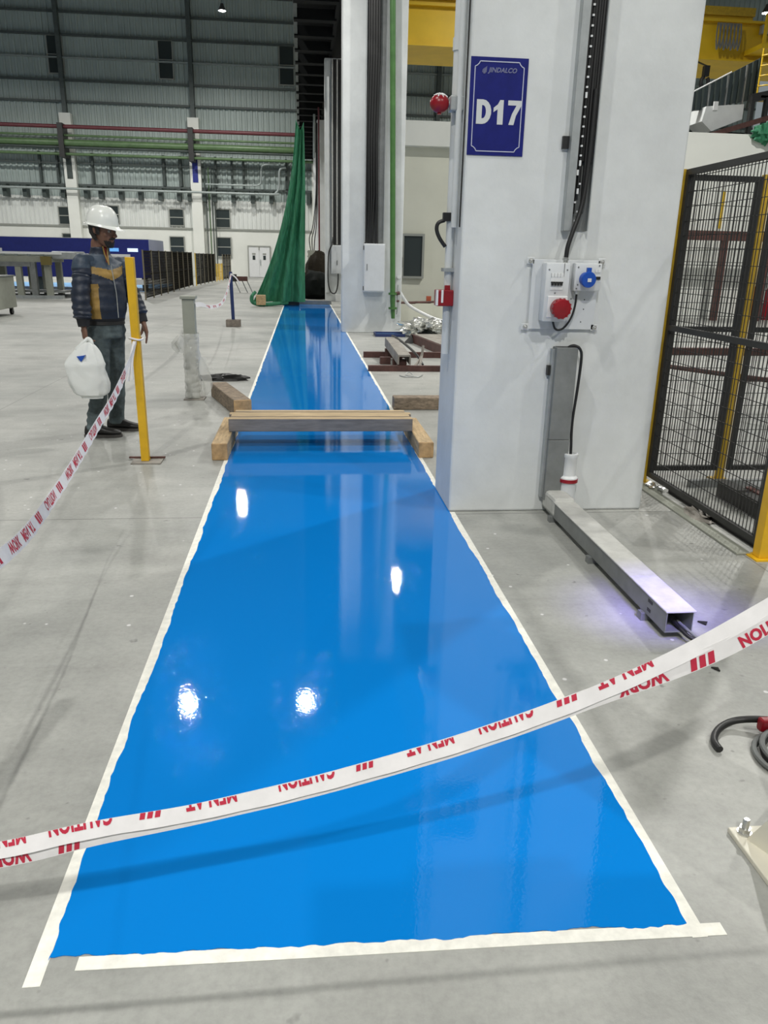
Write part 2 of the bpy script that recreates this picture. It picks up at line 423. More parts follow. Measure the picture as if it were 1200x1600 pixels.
for x in (-17.16, -16.05, -13.79, -12.63, -9.16, -8.06, -5.73, -4.66, -3.89, -1.0):
    box('stud', M['steel_dark'], wall, x - .07, x + .07, WB - .3, WB - .05, 5.8, 7.7)

def window(n, x0, x1, z0, z1, label, y=WB, mullion=True):
    w = thing('window_%d' % n, label, None, ((x0 + x1) / 2, y, z0), kind='structure')
    mb = MB(); t = .06
    mb.box(x0 - t, x1 + t, y - .14, y - .03, z1, z1 + t).box(x0 - t, x1 + t, y - .14, y - .03, z0 - t, z0)
    mb.box(x0 - t, x0, y - .14, y - .03, z0, z1).box(x1, x1 + t, y - .14, y - .03, z0, z1)
    if mullion: mb.box(x0, x1, y - .12, y - .05, (z0 + z1) / 2 - .03, (z0 + z1) / 2 + .03)
    mb.build('window_frame', M['frame_alu'], w)
    box('pane', M['glass_dark'], w, x0, x1, y - .09, y - .06, z0, z1)
    return w
window(1, -8.98, -8.08, 3.34, 4.34, 'upper dark window of the far wall left of the thin pipes')
window(2, -9.05, -8.15, 1.35, 2.56, 'lower dark window above the mesh fence')
window(3, -5.85, -4.95, 3.28, 4.40, 'upper dark window right of the thin vertical pipes')
window(4, -5.85, -4.95, 1.38, 2.58, 'lower dark window left of the white double door')
window(5, -16.3, -15.4, 3.25, 4.30, 'upper dark louvred window left of the white helmet')
window(6, -16.2, -15.3, 1.4, 2.6, 'lower dark window just above the blue machine')
window(7, -13.3, -12.4, 3.4, 4.45, 'dark window behind the white helmet')
window(8, -15.95, -15.05, 12.35, 14.45, 'tall dark window high up at the far left', mullion=True)
window(9, -9.05, -8.2, 12.3, 14.45, 'tall dark window high up between the steel columns')
window(10, -1.3, -.4, 12.25, 14.5, 'tall dark window high up beside the crane runway')

d = thing('door_1', 'white double door with two small panes in the far wall', None, (-3.0, WB, 0), kind='structure')
mb = MB(); mb.box(-3.80, -3.73, WB - .12, WB, 0, 2.12).box(-2.27, -2.20, WB - .12, WB, 0, 2.12).box(-3.73, -2.27, WB - .12, WB, 2.05, 2.12)
mb.build('door_frame', M['frame_alu'], d)
for x0, x1, hx in ((-3.73, -3.005, -3.06), (-2.995, -2.27, -2.92)):
    lf = box('door_leaf', M['white_plastic'], d, x0, x1, WB - .08, WB - .03, .02, 2.05)
    xm = (x0 + x1) / 2
    box('pane', M['glass_dark'], lf, xm - .09, xm + .09, WB - .10, WB - .075, 1.18, 1.46)
    box('notice', M['frame_alu'], lf, xm - .12, xm + .12, WB - .10, WB - .075, 1.52, 1.62)
    if hx == -2.92: box('pull_handle', M['grey_pipe'], lf, hx - .02, hx + .02, WB - .14, WB - .08, .8, 1.2)
box('door_closer', M['frame_alu'], d, -3.03, -2.97, WB - .14, WB - .08, 1.82, 2.08)

# cream room in the right-hand bay
RY = 22.0
cw = struct(box('wall_right', M['cream'], None, 2.3, 15.5, RY, RY + .25, 0, 4.25), 'cream wall of the room behind the columns')
box('parapet_band', M['bright_wall'], cw, 2.3, 6.8, RY - .28, RY + .25, 4.25, 4.84)  # overhang shaped to throw its shade on the cream wall below
box('parapet_upstand', M['bright_wall'], cw, 6.8, 15.5, RY - .28, RY + .25, 0.0, 4.82)
w = window(11, 2.76, 3.26, 1.0, 2.04, 'narrow dark window in the cream wall left of the big column', y=RY, mullion=False)

# ------------------------------------------------------------------ concrete columns
def column(y, label, x0=.862, x1=2.074, depth=.5, top=7.45):
    c = thing('concrete_column', label, 'column', ((x0 + x1) / 2, y + depth / 2, 0), 'row of white concrete columns')
    mb = MB(); mb.bbox(x0, x1, y, y + depth, 0, top, b=.012); mb.build('shaft', M['white_paint'], c)
    return c
c1 = column(4.35, 'big white concrete column carrying the blue D17 sign')
c2 = column(16.0, 'white concrete column with green pipe and grey wall cabinet', .79, 1.99, .5)
c3 = column(27.65, 'third white concrete column right behind the green pipe column', .79, 1.99, .5)
c4 = column(39.3, 'fourth white column beyond the black tarpaulin heap', .76, 1.96, .5)
c5 = column(51.0, 'farthest white concrete column of the row', .76, 1.96, .5)

# crane runway along the column heads
gr = thing('crane_runway', 'dark steel crane runway with cross members along the column heads', 'runway', (.45, 24, 7.5))
for x in (-.10, 1.0): box('runway_girder', M['beam_black'] if x > 0 else M['steel_mid'], gr, x - .05, x + .05, -8, 57, 7.5, 7.62 if x < 0 else 8.2)
box('walkway_plate', M['beam_black'], gr, -.05, 2.0, -8, 57, 7.95, 7.98)
y = -7.0
while y < 56:
    box('cross_member', M['beam_black'], gr, -.14, 1.0, y - .14, y + .14, 7.46, 7.72); y += 1.62

# ================================================================== WALKWAY COATING
XL, XR, YN, YF = -.567, .868, 1.318, 25.6
def ragged(n, amp, sc, seed, y0, y1):
    out = []
    for i in range(n + 1):
        t = (i / n) ** 1.7; y = y0 + (y1 - y0) * t
        a = noise.noise(Vector((y * sc, seed, .3))) * amp + noise.noise(Vector((y * sc * 5, seed, 3.3))) * amp * .5
        out.append((y, a))
    return out
mb = MB()
le = ragged(420, .011, 6, 1.7, YN, YF); re_ = ragged(420, .009, 5, 9.1, YN, YF)
rows = []
for (y, a), (_, b) in zip(le, re_):
    near = max(0, 1 - (y - YN) / .02)
    rows.append([(XL + a * (1 if y < 12 else .6), y), (-.2, y), (.15, y), (.5, y), (XR - .0 + b * (1 if y < 12 else .6), y)])
# ragged near edge
def near_shift(x): return noise.noise(Vector((x * 9, 4.4, 0))) * .008 + noise.noise(Vector((x * 45, 1.4, 0))) * .006
front = []
N = 160
for i in range(N + 1):
    x = rows[0][0][0] + (rows[0][4][0] - rows[0][0][0]) * i / N
    t = i / N
    front.append((x, YN + .012 - .024 * t + near_shift(x)))
poly = [(x, y, .0022) for x, y in front] + [(r[4][0], r[4][1], .0022) for r in rows[4:]] + [(r[0][0], r[0][1], .0022) for r in reversed(rows[4:])]
bm = bmesh.new(); vs = [bm.verts.new(p) for p in poly]; f = bm.faces.new(vs)
g = bmesh.ops.extrude_face_region(bm, geom=[f]); 
for e in g['geom']:
    if isinstance(e, bmesh.types.BMVert): e.co.z = .0003
bmesh.ops.triangulate(bm, faces=[q for q in bm.faces if len(q.verts) > 4])
mb = MB(); mb.bm(bm)
tag(mb.build('epoxy_walkway', M['epoxy'], None, origin=(0, 0, 0)), 'freshly poured glossy blue epoxy walkway strip on the floor', 'floor coating')

def flat_strip(name, pts, w, z0, z1, m, label, cat, group):
    """strip of paper tape lying along pts (x, y)"""
    mb = MB(); L = []; R = []
    for i, p in enumerate(pts):
        a = Vector(pts[max(i - 1, 0)]); b = Vector(pts[min(i + 1, len(pts) - 1)]); t = (b - a).normalized(); nrm = Vector((-t.y, t.x))
        L.append(Vector(p) + nrm * w / 2); R.append(Vector(p) - nrm * w / 2)
    n = len(pts)
    vs = [(p.x, p.y, z1) for p in L] + [(p.x, p.y, z1) for p in R] + [(p.x, p.y, z0) for p in L] + [(p.x, p.y, z0) for p in R]
    fs = []
    for i in range(n - 1):
        fs += [(i, i + 1, n + i + 1, n + i), (2 * n + i, 3 * n + i, 3 * n + i + 1, 2 * n + i + 1), (i, 2 * n + i, 2 * n + i + 1, i + 1), (n + i, n + i + 1, 3 * n + i + 1, 3 * n + i)]
    fs += [(0, n, 3 * n, 2 * n), (n - 1, 3 * n - 1, 4 * n - 1, 2 * n - 1)]
    mb.add(vs, fs)
    return tag(mb.build(name, m, None), label, cat, group)
flat_strip('masking_tape', [(XL - .012, y) for y in (1.265, 3, 6, 12, 25.6)], .036, .0002, .0012, M['masking'], 'white masking tape along the left edge of the blue strip', 'masking tape', 'masking tapes framing the blue strip')
flat_strip('masking_tape', [(XR + .012, y) for y in (1.268, 3, 4.34)], .036, .0002, .0012, M['masking'], 'near masking tape along the right edge of the blue strip', 'masking tape', 'masking tapes framing the blue strip')
flat_strip('masking_tape', [(XR - .006, 4.34), (XR - .020, 4.86)], .018, .0002, .0012, M['masking'], 'short masking tape at the foot of the big column', 'masking tape', 'masking tapes framing the blue strip')
flat_strip('masking_tape', [(XR + .012, y) for y in (4.86, 8, 12, 25.6)], .036, .0002, .0012, M['masking'], 'far masking tape along the strip beyond the big column', 'masking tape', 'masking tapes framing the blue strip')
flat_strip('masking_tape', [(-.50, YN - .004), (0, YN - .014), (.5, YN - .022), (.945, YN - .032)], .034, .0002, .0014, M['masking'], 'white masking tape closing the near end of the blue strip', 'masking tape', 'masking tapes framing the blue strip')

# ================================================================== LAMPS
for (x, y, z, wt, lab) in LAMPS:
    small = z < 8
    r = .12 if small else .2
    t = thing('high_bay_lamp', lab, 'lamp', (x, y, z), 'high bay lamps')
    MB().lathe((x, y, z), [(r, .0), (r * 1.04, .02), (r * 1.0, .05), (r * .55, .22), (r * .4, .34), (.03, .36)], 24).build('housing', M['lamp_body'], t, smooth=True)
    MB().lathe((x, y, z), [(r * .94, -.004), (r * .94, .002)], 24).build('lens', M['lamp_glass'], t)
    top = 19.0 if not small else 7.5
    cyl('suspension_rod', M['lamp_body'], t, (x, y, z + .35), (x, y, top), .012, 8)
    ld = bpy.data.lights.new('lamp_light', 'AREA'); ld.shape = 'DISK'; ld.size = r * 1.9; ld.energy = wt; ld.color = (1.0, .985, .94); ld.spread = math.radians(162)
    lo = bpy.data.objects.new('lamp_light', ld); COL.objects.link(lo); lo.parent = t; lo.location = (0, 0, -.012)

# ================================================================== THINGS ON THE BIG COLUMN
CF = 4.35   # front face of the big column
# --- sign
sg = thing('column_sign', 'navy blue sign reading D17 on the big column', 'sign', (1.015, CF, 1.99))
SX0, SX1, SZ0, SZ1 = .866, 1.166, 1.975, 2.432
def sgn(u, v, y=CF - .0062): return (SX0 + u * (SX1 - SX0), y, SZ0 + v * (SZ1 - SZ0))
box('sign_plate', M['navy_sign'], sg, SX0, SX1, CF - .005, CF, SZ0, SZ1, bev=.0015)
# border with notched corners (u, v in plate fractions)
def border_pts(iu, iv, cu, cv):
    P = []
    for (sx, sy) in ((0, 0), (1, 0), (1, 1), (0, 1)):
        u0 = iu if sx == 0 else 1 - iu; v0 = iv if sy == 0 else 1 - iv
        du = cu if sx == 0 else -cu; dv = cv if sy == 0 else -cv
        a = [(u0, v0 + dv), (u0 + du * .42, v0 + dv * .80), (u0 + du * .80, v0 + dv * .42), (u0 + du, v0)]
        if (sx + sy) % 2: a = a[::-1]
        P += a
    return P
bp_ = border_pts(.075, .045, .085, .052)
mb = MB()
for i in range(len(bp_)):
    a = Vector(sgn(*bp_[i])); b = Vector(sgn(*bp_[(i + 1) % len(bp_)]))
    mb.beam(a, b, .0012, .0042, up=(0, 0, 1)) if abs((b - a).normalized().z) < .99 else mb.obox((a + b) / 2, (0, 0, 1), (1, 0, 0), (0, 1, 0), (b - a).length / 2, .0021, .0006)
mb.build('sign_border', M['sign_white'], sg)
def glyph(polys, u0, u1, v0, v1, name='sign_letter'):
    mb = MB()
    for poly in polys:
        pts = [sgn(u0 + (u1 - u0) * x, v0 + (v1 - v0) * y, CF - .0052) for x, y in poly]
        bm = bmesh.new(); vv = [bm.verts.new(p) for p in pts]; f = bm.faces.new(vv)
        r = bmesh.ops.extrude_face_region(bm, geom=[f])
        for e in r['geom']:
            if isinstance(e, bmesh.types.BMVert): e.co.y -= .0012
        bmesh.ops.triangulate(bm, faces=[q for q in bm.faces if len(q.verts) > 4]); mb.bm(bm)
    return mb.build(name, M['sign_white2'], sg)
def arc(cx, cy, rx, ry, a0, a1, n=9): return [(cx + rx * math.cos(math.radians(a0 + (a1 - a0) * i / n)), cy + ry * math.sin(math.radians(a0 + (a1 - a0) * i / n))) for i in range(n + 1)]
outer = arc(.42, .5, .58, .5, -90, 90); inner = arc(.42, .5, .22, .27, -90, 90)
glyph([[(0, 0), (.36, 0), (.36, 1), (0, 1)], [(.36, 0)] + outer + [(.36, 1), (.36, .77)] + inner[::-1] + [(.36, .23)]], .135, .395, .325, .575)
glyph([[(.42, 0), (.95, 0), (.95, 1), (.62, 1), (.42, .82), (.05, .68), (.05, .50), (.42, .62)]], .425, .615, .325, .575)
glyph([[(.10, 0), (.48, 0), (.62, .38), (1, .82), (1, 1), (0, 1), (0, .80), (.62, .80), (.32, .45)]], .685, .925, .325, .575)
# faded company line on top: flame-like mark and lettering
mb = MB()
for k in range(4):
    u = .20 + k * .019; top = .885 + k * .008; bot = .845 - (0.012 if k in (1, 2) else 0)
    mb.prism([sgn(u, bot), sgn(u + .014, bot), sgn(u + .022, top), sgn(u + .008, top - .012)], (0, -.0008, 0))
mb.build('sign_mark', M['sign_faded'], sg)
me = text_mesh('JINDALCO', .0245, .0006, .25, 1.0)
wd = max(v.co.x for v in me.vertices)
mb = MB(); mb.add([(SX0 + .31 * .3 + v.co.x * (.148 / wd), CF - .0064, SZ0 + .850 * (SZ1 - SZ0) + v.co.y * 1.25) for v in me.vertices], [tuple(p.vertices) for p in me.polygons])
mb.build('sign_lettering', M['sign_faded'], sg)

# --- conduit on the left face with bell and call point
cd = thing('wall_conduit', 'white painted conduit run down the left edge of the big column', 'conduit', (.82, 4.57, .9))
tube('pipe', M['white_paint'], cd, [(.835, 4.56, .92), (.835, 4.56, 7.3)], .022, 12)
tube('pipe', M['white_paint'], cd, [(.838, 4.47, 1.62), (.838, 4.47, 7.3)], .016, 12)
tube('wire', M['near_black'], cd, [(.857, 4.40, 1.62), (.857, 4.395, 2.2), (.857, 4.40, 3.2)], .004, 6)
box('junction_box', M['galv'], cd, .79, .862, 4.46, 4.54, 2.20, 2.275, bev=.008)
cyl('coupling', M['white_paint'], cd, (.835, 4.56, 2.50), (.835, 4.56, 2.56), .028)
box('clip', M['black'], cd, .79, .845, 4.53, 4.57, 1.655, 1.70)
box('clip', M['galv'], cd, .80, .862, 4.52, 4.60, 1.385, 1.405)
bl = thing('alarm_bell', 'red alarm bell splashed with white paint on the column conduit', 'bell', (.738, 4.50, 2.19))
MB().sphere((.738, 4.50, 2.237), .050, 20, (1.05, .9, .92)).build('bell_dome', M['red_plastic'], bl, smooth=True)
cyl('bell_stem', M['galv'], bl, (.775, 4.50, 2.237), (.80, 4.50, 2.237), .016)
MB().lathe((.738, 4.5, 2.185), [(.012, 0), (.010, .012)], 10).build('knob', M['red_plastic'], bl)
mb = MB()
for a, l, wv in ((-1.9, .030, .006), (-1.55, .018, .005), (-1.25, .034, .004), (-.9, .02, .006), (-2.3, .02, .004), (-.4, .03, .006), (-2.8, .02, .005)):
    pts = []
    for i in range(7):
        th = 1.30 - i / 6 * l / .05 * 1.1
        pts.append((.738 + .0528 * math.cos(th) * math.cos(a), 4.50 + .0455 * math.cos(th) * math.sin(a), 2.237 + .0468 * math.sin(th)))
    mb.tube(pts, [wv, wv * .9, wv * .8, wv * .7, wv * .65, wv * .7, wv * .3], 6)
mb.build('paint_drip', M['white_plastic'], bl, smooth=True)
cb = tag(tube('black_cable_loop', M['black'], None, spline([(.80, 4.55, 1.66), (.765, 4.55, 1.645), (.757, 4.55, 1.61), (.775, 4.55, 1.565), (.81, 4.55, 1.52)]), .011, 10), 'short black cable bulging from the column conduit', 'cable')
rb = thing('call_point', 'small red fire call box on the left face of the big column', 'call box', (.80, 4.55, 1.20))
box('body', M['red_plastic'], rb, .765, .862, 4.50, 4.60, 1.195, 1.285, bev=.006)
box('paint_patch', M['white_plastic'], rb, .762, .772, 4.495, 4.53, 1.20, 1.285)
box('paint_patch', M['white_plastic'], rb, .790, .802, 4.497, 4.51, 1.215, 1.285)
box('cable_gland', M['red_plastic'], rb, .815, .845, 4.53, 4.56, 1.285, 1.31)

# --- upper cable tray with cables
tr = thing('cable_tray', 'open vertical cable tray full of black cables on the big column', 'cable tray', (1.475, CF, 1.61))
box('tray_back', M['galv_dark'], tr, 1.415, 1.545, CF - .006, CF, 1.612, 7.3)
box('tray_flange', M['galv'], tr, 1.41, 1.452, CF - .052, CF - .048, 1.612, 7.3)
box('tray_flange', M['galv'], tr, 1.410, 1.414, CF - .05, CF, 1.612, 7.3)
box('tray_flange', M['galv'], tr, 1.541, 1.547, CF - .05, CF, 1.612, 7.3)
box('tray_clip', M['near_black'], tr, 1.375, 1.41, CF - .02, CF, 2.02, 2.08)
for i, x in enumerate((1.462, 1.476, 1.490, 1.504, 1.518, 1.530)):
    b0 = 1.70 + .13 * (i % 3)
    tube('cable', M['black'], tr, [(x, CF - .022 - .010 * (i % 2), b0), (x + .003, CF - .024, 3.0), (x, CF - .022 - .010 * (i % 2), 7.2)], .0095, 8)
for k in range(26):
    z = 1.66 + k * .046
    x = 1.466 + (.010 * math.sin(k * 2.1) if z < 1.95 else 0)
    box('cable_tie', M['white_plastic'], tr, x, x + .011, CF - .042, CF - .034, z, z + .009 + (.018 if k in (3, 5, 6, 13) else 0))
tag(tube('supply_cable', M['black'], None, spline([(1.520, CF - .045, 2.3), (1.515, CF - .05, 1.95), (1.495, CF - .06, 1.74), (1.452, CF - .075, 1.60), (1.432, CF - .08, 1.53), (1.428, CF - .08, 1.475)]), .0125, 12),
    'thick black supply cable dropping from tray to the socket panel', 'cable')

# --- socket panel
sp = thing('socket_panel', 'grey mounting plate with red and blue industrial sockets', 'socket panel', (1.45, CF, 1.085))
MB().bbox(1.262, 1.645, CF - .022, CF - .016, 1.088, 1.462, b=.002).build('mounting_plate', M['offwhite_plastic'], sp)
for x, z in ((1.25, 1.455), (1.655, 1.455), (1.245, 1.10), (1.648, 1.10)):
    e = MB(); e.bbox(x - .022, x + .022, CF - .022, CF - .016, z - .018, z + .018, b=.004).build('lug', M['offwhite_plastic'], sp)
    b_ = MB().lathe((x, CF - .022, z), [(.013, 0), (.013, .004), (.0085, .005), (.0085, .013), (.004, .014), (.004, .024), (.001, .025)], 12, (0, -1, 0)).build('bolt', M['chrome'], sp, smooth=True)
    cyl('spacer', M['galv_dark'], sp, (x, CF - .016, z), (x, CF, z), .006, 8)
# left enclosure
en = MB().bbox(1.315, 1.452, CF - .105, CF - .022, 1.135, 1.447, b=.009).build('enclosure', M['offwhite_plastic'], sp, smooth=True)
lab = box('breaker_window', M['white_plastic'], en, 1.345, 1.415, CF - .108, CF - .104, 1.305, 1.392)
for k in range(4):
    box('marker_card', M['white_plastic'], en, 1.347 + k * .017, 1.361 + k * .017, CF - .1095, CF - .1075, 1.373, 1.390)
    box('marker_frame', M['frame_alu'], en, 1.3455 + k * .017, 1.347 + k * .017, CF - .1095, CF - .1075, 1.370, 1.393)
    box('breaker_toggle', M['black'], en, 1.348 + k * .0165, 1.360 + k * .0165, CF - .118, CF - .107, 1.328, 1.345)
box('breaker_slot', M['black'], en, 1.346, 1.414, CF - .110, CF - .107, 1.340, 1.348)
box('wire_mark', M['near_black'], en, 1.4155, 1.417, CF - .1075, CF - .105, 1.375, 1.445)
for x, z in ((1.333, 1.41), (1.434, 1.41), (1.375, 1.288), (1.342, 1.265)):
    MB().lathe((x, CF - .105, z), [(.005, 0), (.004, .002)], 8, (0, -1, 0)).build('screw', M['galv_dark'], en)
box('socket_flange', M['white_plastic'], en, 1.335, 1.448, CF - .112, CF - .104, 1.158, 1.272, bev=.003)
sk = MB().lathe((1.398, CF - .112, 1.213), [(.048, 0), (.050, .03), (.053, .034), (.053, .05), (.050, .056), (.030, .060), (.002, .062)], 28, (0.12, -1, -.12)).build('red_socket', M['red_plastic'], en, smooth=True)
mb = MB()
for k in range(14):
    a = 2 * PI * k / 14
    mb.box(1.402 + .052 * math.cos(a) - .004, 1.402 + .052 * math.cos(a) + .004, CF - .165, CF - .150, 1.209 + .052 * math.sin(a) - .004, 1.209 + .052 * math.sin(a) + .004)
mb.build('grip_rib', M['red_plastic'], sk)
gl = MB().lathe((1.428, CF - .075, 1.447), [(.013, 0), (.013, .012), (.018, .013), (.018, .022), (.014, .024), (.014, .034)], 12).build('cable_gland', M['chrome'], en, smooth=True)
# right enclosure
e2 = MB().bbox(1.485, 1.637, CF - .085, CF - .022, 1.300, 1.447, b=.008).build('enclosure', M['offwhite_plastic'], sp, smooth=True)
for k in range(2):
    box('marker_card', M['white_plastic'], e2, 1.598 + k * .016, 1.611 + k * .016, CF - .0885, CF - .084, 1.400, 1.418)
    box('breaker_toggle', M['black'], e2, 1.598 + k * .0165, 1.611 + k * .0165, CF - .096, CF - .084, 1.362, 1.378)
box('breaker_window', M['white_plastic'], e2, 1.596, 1.632, CF - .087, CF - .084, 1.350, 1.385)
for x, z in ((1.502, 1.425), (1.62, 1.435), (1.505, 1.333), (1.50, 1.313)):
    MB().lathe((x, CF - .085, z), [(.005, 0), (.004, .002)], 8, (0, -1, 0)).build('screw', M['galv_dark'], e2)
bs = MB().lathe((1.545, CF - .085, 1.365), [(.036, 0), (.036, .03), (.042, .032), (.043, .044), (.040, .050), (.002, .051)], 28, (.12, -1, -.08)).build('blue_socket', M['blue_plastic'], e2, smooth=True)
box('lid_catch', M['blue_plastic'], bs, 1.535, 1.560, CF - .133, CF - .118, 1.402, 1.424)
box('lid_label', M['offwhite_plastic'], bs, 1.541, 1.562, CF - .1385, CF - .1365, 1.350, 1.369)
MB().lathe((1.515, CF - .055, 1.300), [(.014, 0), (.014, -.012), (.010, -.018)], 12).build('cable_gland', M['offwhite_plastic'], e2, smooth=True)
tube('link_cable', M['black'], sp, spline([(1.515, CF - .055, 1.285), (1.512, CF - .055, 1.22), (1.496, CF - .055, 1.155), (1.465, CF - .055, 1.105), (1.435, CF - .055, 1.088), (1.408, CF - .055, 1.096), (1.392, CF - .055, 1.135)]), .006, 10)
for x, z in ((1.497, 1.255), (1.575, 1.252), (1.565, 1.13), (1.575, 1.20)):
    MB().lathe((x, CF - .022, z), [(.0035, 0), (.0035, .001)], 8, (0, -1, 0)).build('hole_plug', M['black'], sp)

# --- lower trunking, plug
lt = thing('vertical_trunking', 'dull grey steel trunking standing up the foot of the big column', 'trunking', (1.475, CF, .05))
MB().bbox(1.425, 1.550, CF - .075, CF, .46, .992, b=.003).build('cover', M['galv_dark'], lt)
MB().bbox(1.425, 1.550, CF - .075, CF, .09, .458, b=.003).build('cover', M['galv_dark'], lt)
box('side_lip', M['galv'], lt, 1.412, 1.425, CF - .045, CF, .10, .98)
box('clip', M['near_black'], lt, 1.395, 1.415, CF - .03, CF, .83, .885)
box('open_end', M['near_black'], lt, 1.435, 1.54, CF - .065, CF - .01, .985, .9935)
tag(tube('plug_cable', M['black'], None, spline([(1.485, CF - .05, .955), (1.495, CF - .06, .99), (1.525, CF - .07, 1.003), (1.558, CF - .075, .985), (1.572, CF - .075, .93), (1.568, CF - .07, .75), (1.560, CF - .065, .60), (1.562, CF - .06, .50), (1.568, CF - .06, .42), (1.570, CF - .06, .36)]), .008, 12),
    'black cable arching out of the grey trunking down to the plug', 'cable')
pg = thing('industrial_plug', 'white and red industrial plug hanging beside the grey trunking', 'plug', (1.57, CF - .06, .10))
MB().lathe((1.57, CF - .06, .10), [(.050, 0), (.048, .03), (.047, .10)], 24).build('plug_sleeve', M['offwhite_plastic'], pg, smooth=True)
MB().lathe((1.57, CF - .06, .10), [(.048, .10), (.057, .102), (.057, .122), (.048, .124)], 24).build('collar', M['red_plastic'], pg, smooth=True)
MB().lathe((1.57, CF - .06, .10), [(.054, .122), (.054, .130), (.042, .142), (.041, .25), (.045, .255), (.045, .275), (.036, .277), (.034, .262)], 24).build('plug_body', M['white_plastic'], pg, smooth=True)
# floor trunking
ft = thing('floor_trunking', 'dusty metal trunking running over the floor from the big column', 'trunking', (1.50, 3.4, 0))
mb = MB(); mb.bbox(1.432, 1.560, 3.02, 4.25, .122, .130, b=.003).build('lid', M['galv_dusty'], ft)
MB().bbox(1.432, 1.560, 2.655, 3.016, .122, .130, b=.003).build('lid', M['galv_dusty'], ft)
box('side', M['galv_dark'], ft, 1.438, 1.442, 2.66, 4.25, .035, .122)
box('side', M['galv'], ft, 1.550, 1.554, 2.66, 4.25, .035, .122)
box('bottom', M['galv_dark'], ft, 1.442, 1.550, 2.66, 4.25, .035, .039)
box('elbow', M['galv_dusty'], ft, 1.432, 1.560, 4.10, 4.335, .035, .150, bev=.02)
box('cable_hole', M['black'], ft, 1.4365, 1.4385, 2.79, 2.83, .095, .108)
box('cable_hole', M['black'], ft, 1.4365, 1.4385, 2.80, 2.83, .055, .068)
for y in (2.86, 3.5, 4.14):
    box('foot', M['galv_dark'], ft, 1.42, 1.57, y - .02, y + .02, 0, .035)
tag(tube('floor_cable', M['black'], None, spline([(1.50, 2.72, .06), (1.53, 2.62, .03), (1.62, 2.60, .012), (1.70, 2.655, .010), (1.80, 2.74, .010), (1.90, 2.77, .010), (2.1, 2.72, .010), (2.5, 2.6, .010)]), .009, 10),
    'grey black cable snaking out of the floor trunking to the right', 'cable')
tag(tube('floor_cable', M['galv_dark'], None, spline([(1.52, 2.72, .055), (1.56, 2.60, .03), (1.63, 2.575, .010), (1.72, 2.62, .009), (1.82, 2.70, .009), (1.95, 2.745, .009), (2.4, 2.66, .009)]), .007, 10),
    'thinner grey cable lying next to the black floor cable', 'cable')

# ================================================================== SECOND AND FARTHER COLUMNS
cab = thing('wall_cabinet', 'grey white electrical cabinet on the green pipe column', 'cabinet', (1.41, 16.0, .81))
MB().bbox(1.20, 1.62, 15.78, 16.0, .81, 1.72, b=.01).build('body', M['offwhite_plastic'], cab)
MB().bbox(1.215, 1.605, 15.765, 15.782, .83, 1.70, b=.006).build('door', M['offwhite_plastic'], cab)
for z in (.88, 1.64): box('hinge', M['near_black'], cab, 1.19, 1.203, 15.77, 15.80, z - .04, z + .04)
box('latch', M['galv_dark'], cab, 1.26, 1.275, 15.755, 15.768, 1.22, 1.34)
t2 = thing('cable_tray', 'vertical cable tray with thick black bundle above the grey cabinet', 'cable tray', (1.39, 16, 1.74))
box('tray_back', M['galv_dark'], t2, 1.22, 1.60, 15.97, 16.0, 1.74, 7.4)
box('tray_flange', M['galv'], t2, 1.22, 1.232, 15.88, 15.97, 1.74, 7.4)
box('tray_flange', M['galv'], t2, 1.588, 1.60, 15.88, 15.97, 1.74, 7.4)
for i in range(9):
    x = 1.245 + i * .024 + (.012 if i % 2 else 0)
    tube('cable', M['black'], t2, [(x + .03 * math.sin(i), 15.93, 1.72), (x + .02, 15.92 - .02 * (i % 2), 2.6), (x, 15.91, 3.6), (x + .03, 15.92, 5.0), (x + .01, 15.92, 7.4)], .02, 7)
gp = thing('riser_pipe', 'green riser pipe with flanges on the right side of the second column', 'pipe', (1.8, 15.85, .26))
A_, B_ = Vector((1.80, 15.86, .62)), Vector((1.655, 15.86, 7.0))
tube('pipe', M['riser_green'], gp, [A_, B_], .052, 12)
for t in (.02, -.02 + .0): pass
for z in (.78, .50):
    x = 1.80 + (.62 - z) * .022
    MB().lathe((x, 15.86, z), [(.085, -.02), (.085, .02)], 14).build('flange', M['riser_green'], gp, smooth=True)
tube('tail_pipe', M['riser_green'], gp, [(1.80, 15.86, .62), (1.815, 15.86, .30)], [.05, .038], 12)
cyl('valve', M['rust'], gp, (1.86, 15.86, .78), (1.94, 15.86, .80), .035, 10)
cyl('valve', M['rust'], gp, (1.88, 15.86, .64), (1.93, 15.86, .64), .022, 10)
tube('hanging_chain', M['galv'], gp, [(1.90, 15.86, .95), (1.895, 15.86, .72), (1.91, 15.86, .55), (1.885, 15.86, .38)], .012, 6)
# small black box on the cream wall side
tag(box('black_wall_box', M['near_black'], None, 2.52, 2.72, 21.78, 22.0, 1.22, 1.50, bev=.01), 'small black box on the cream wall left of the narrow window', 'box')

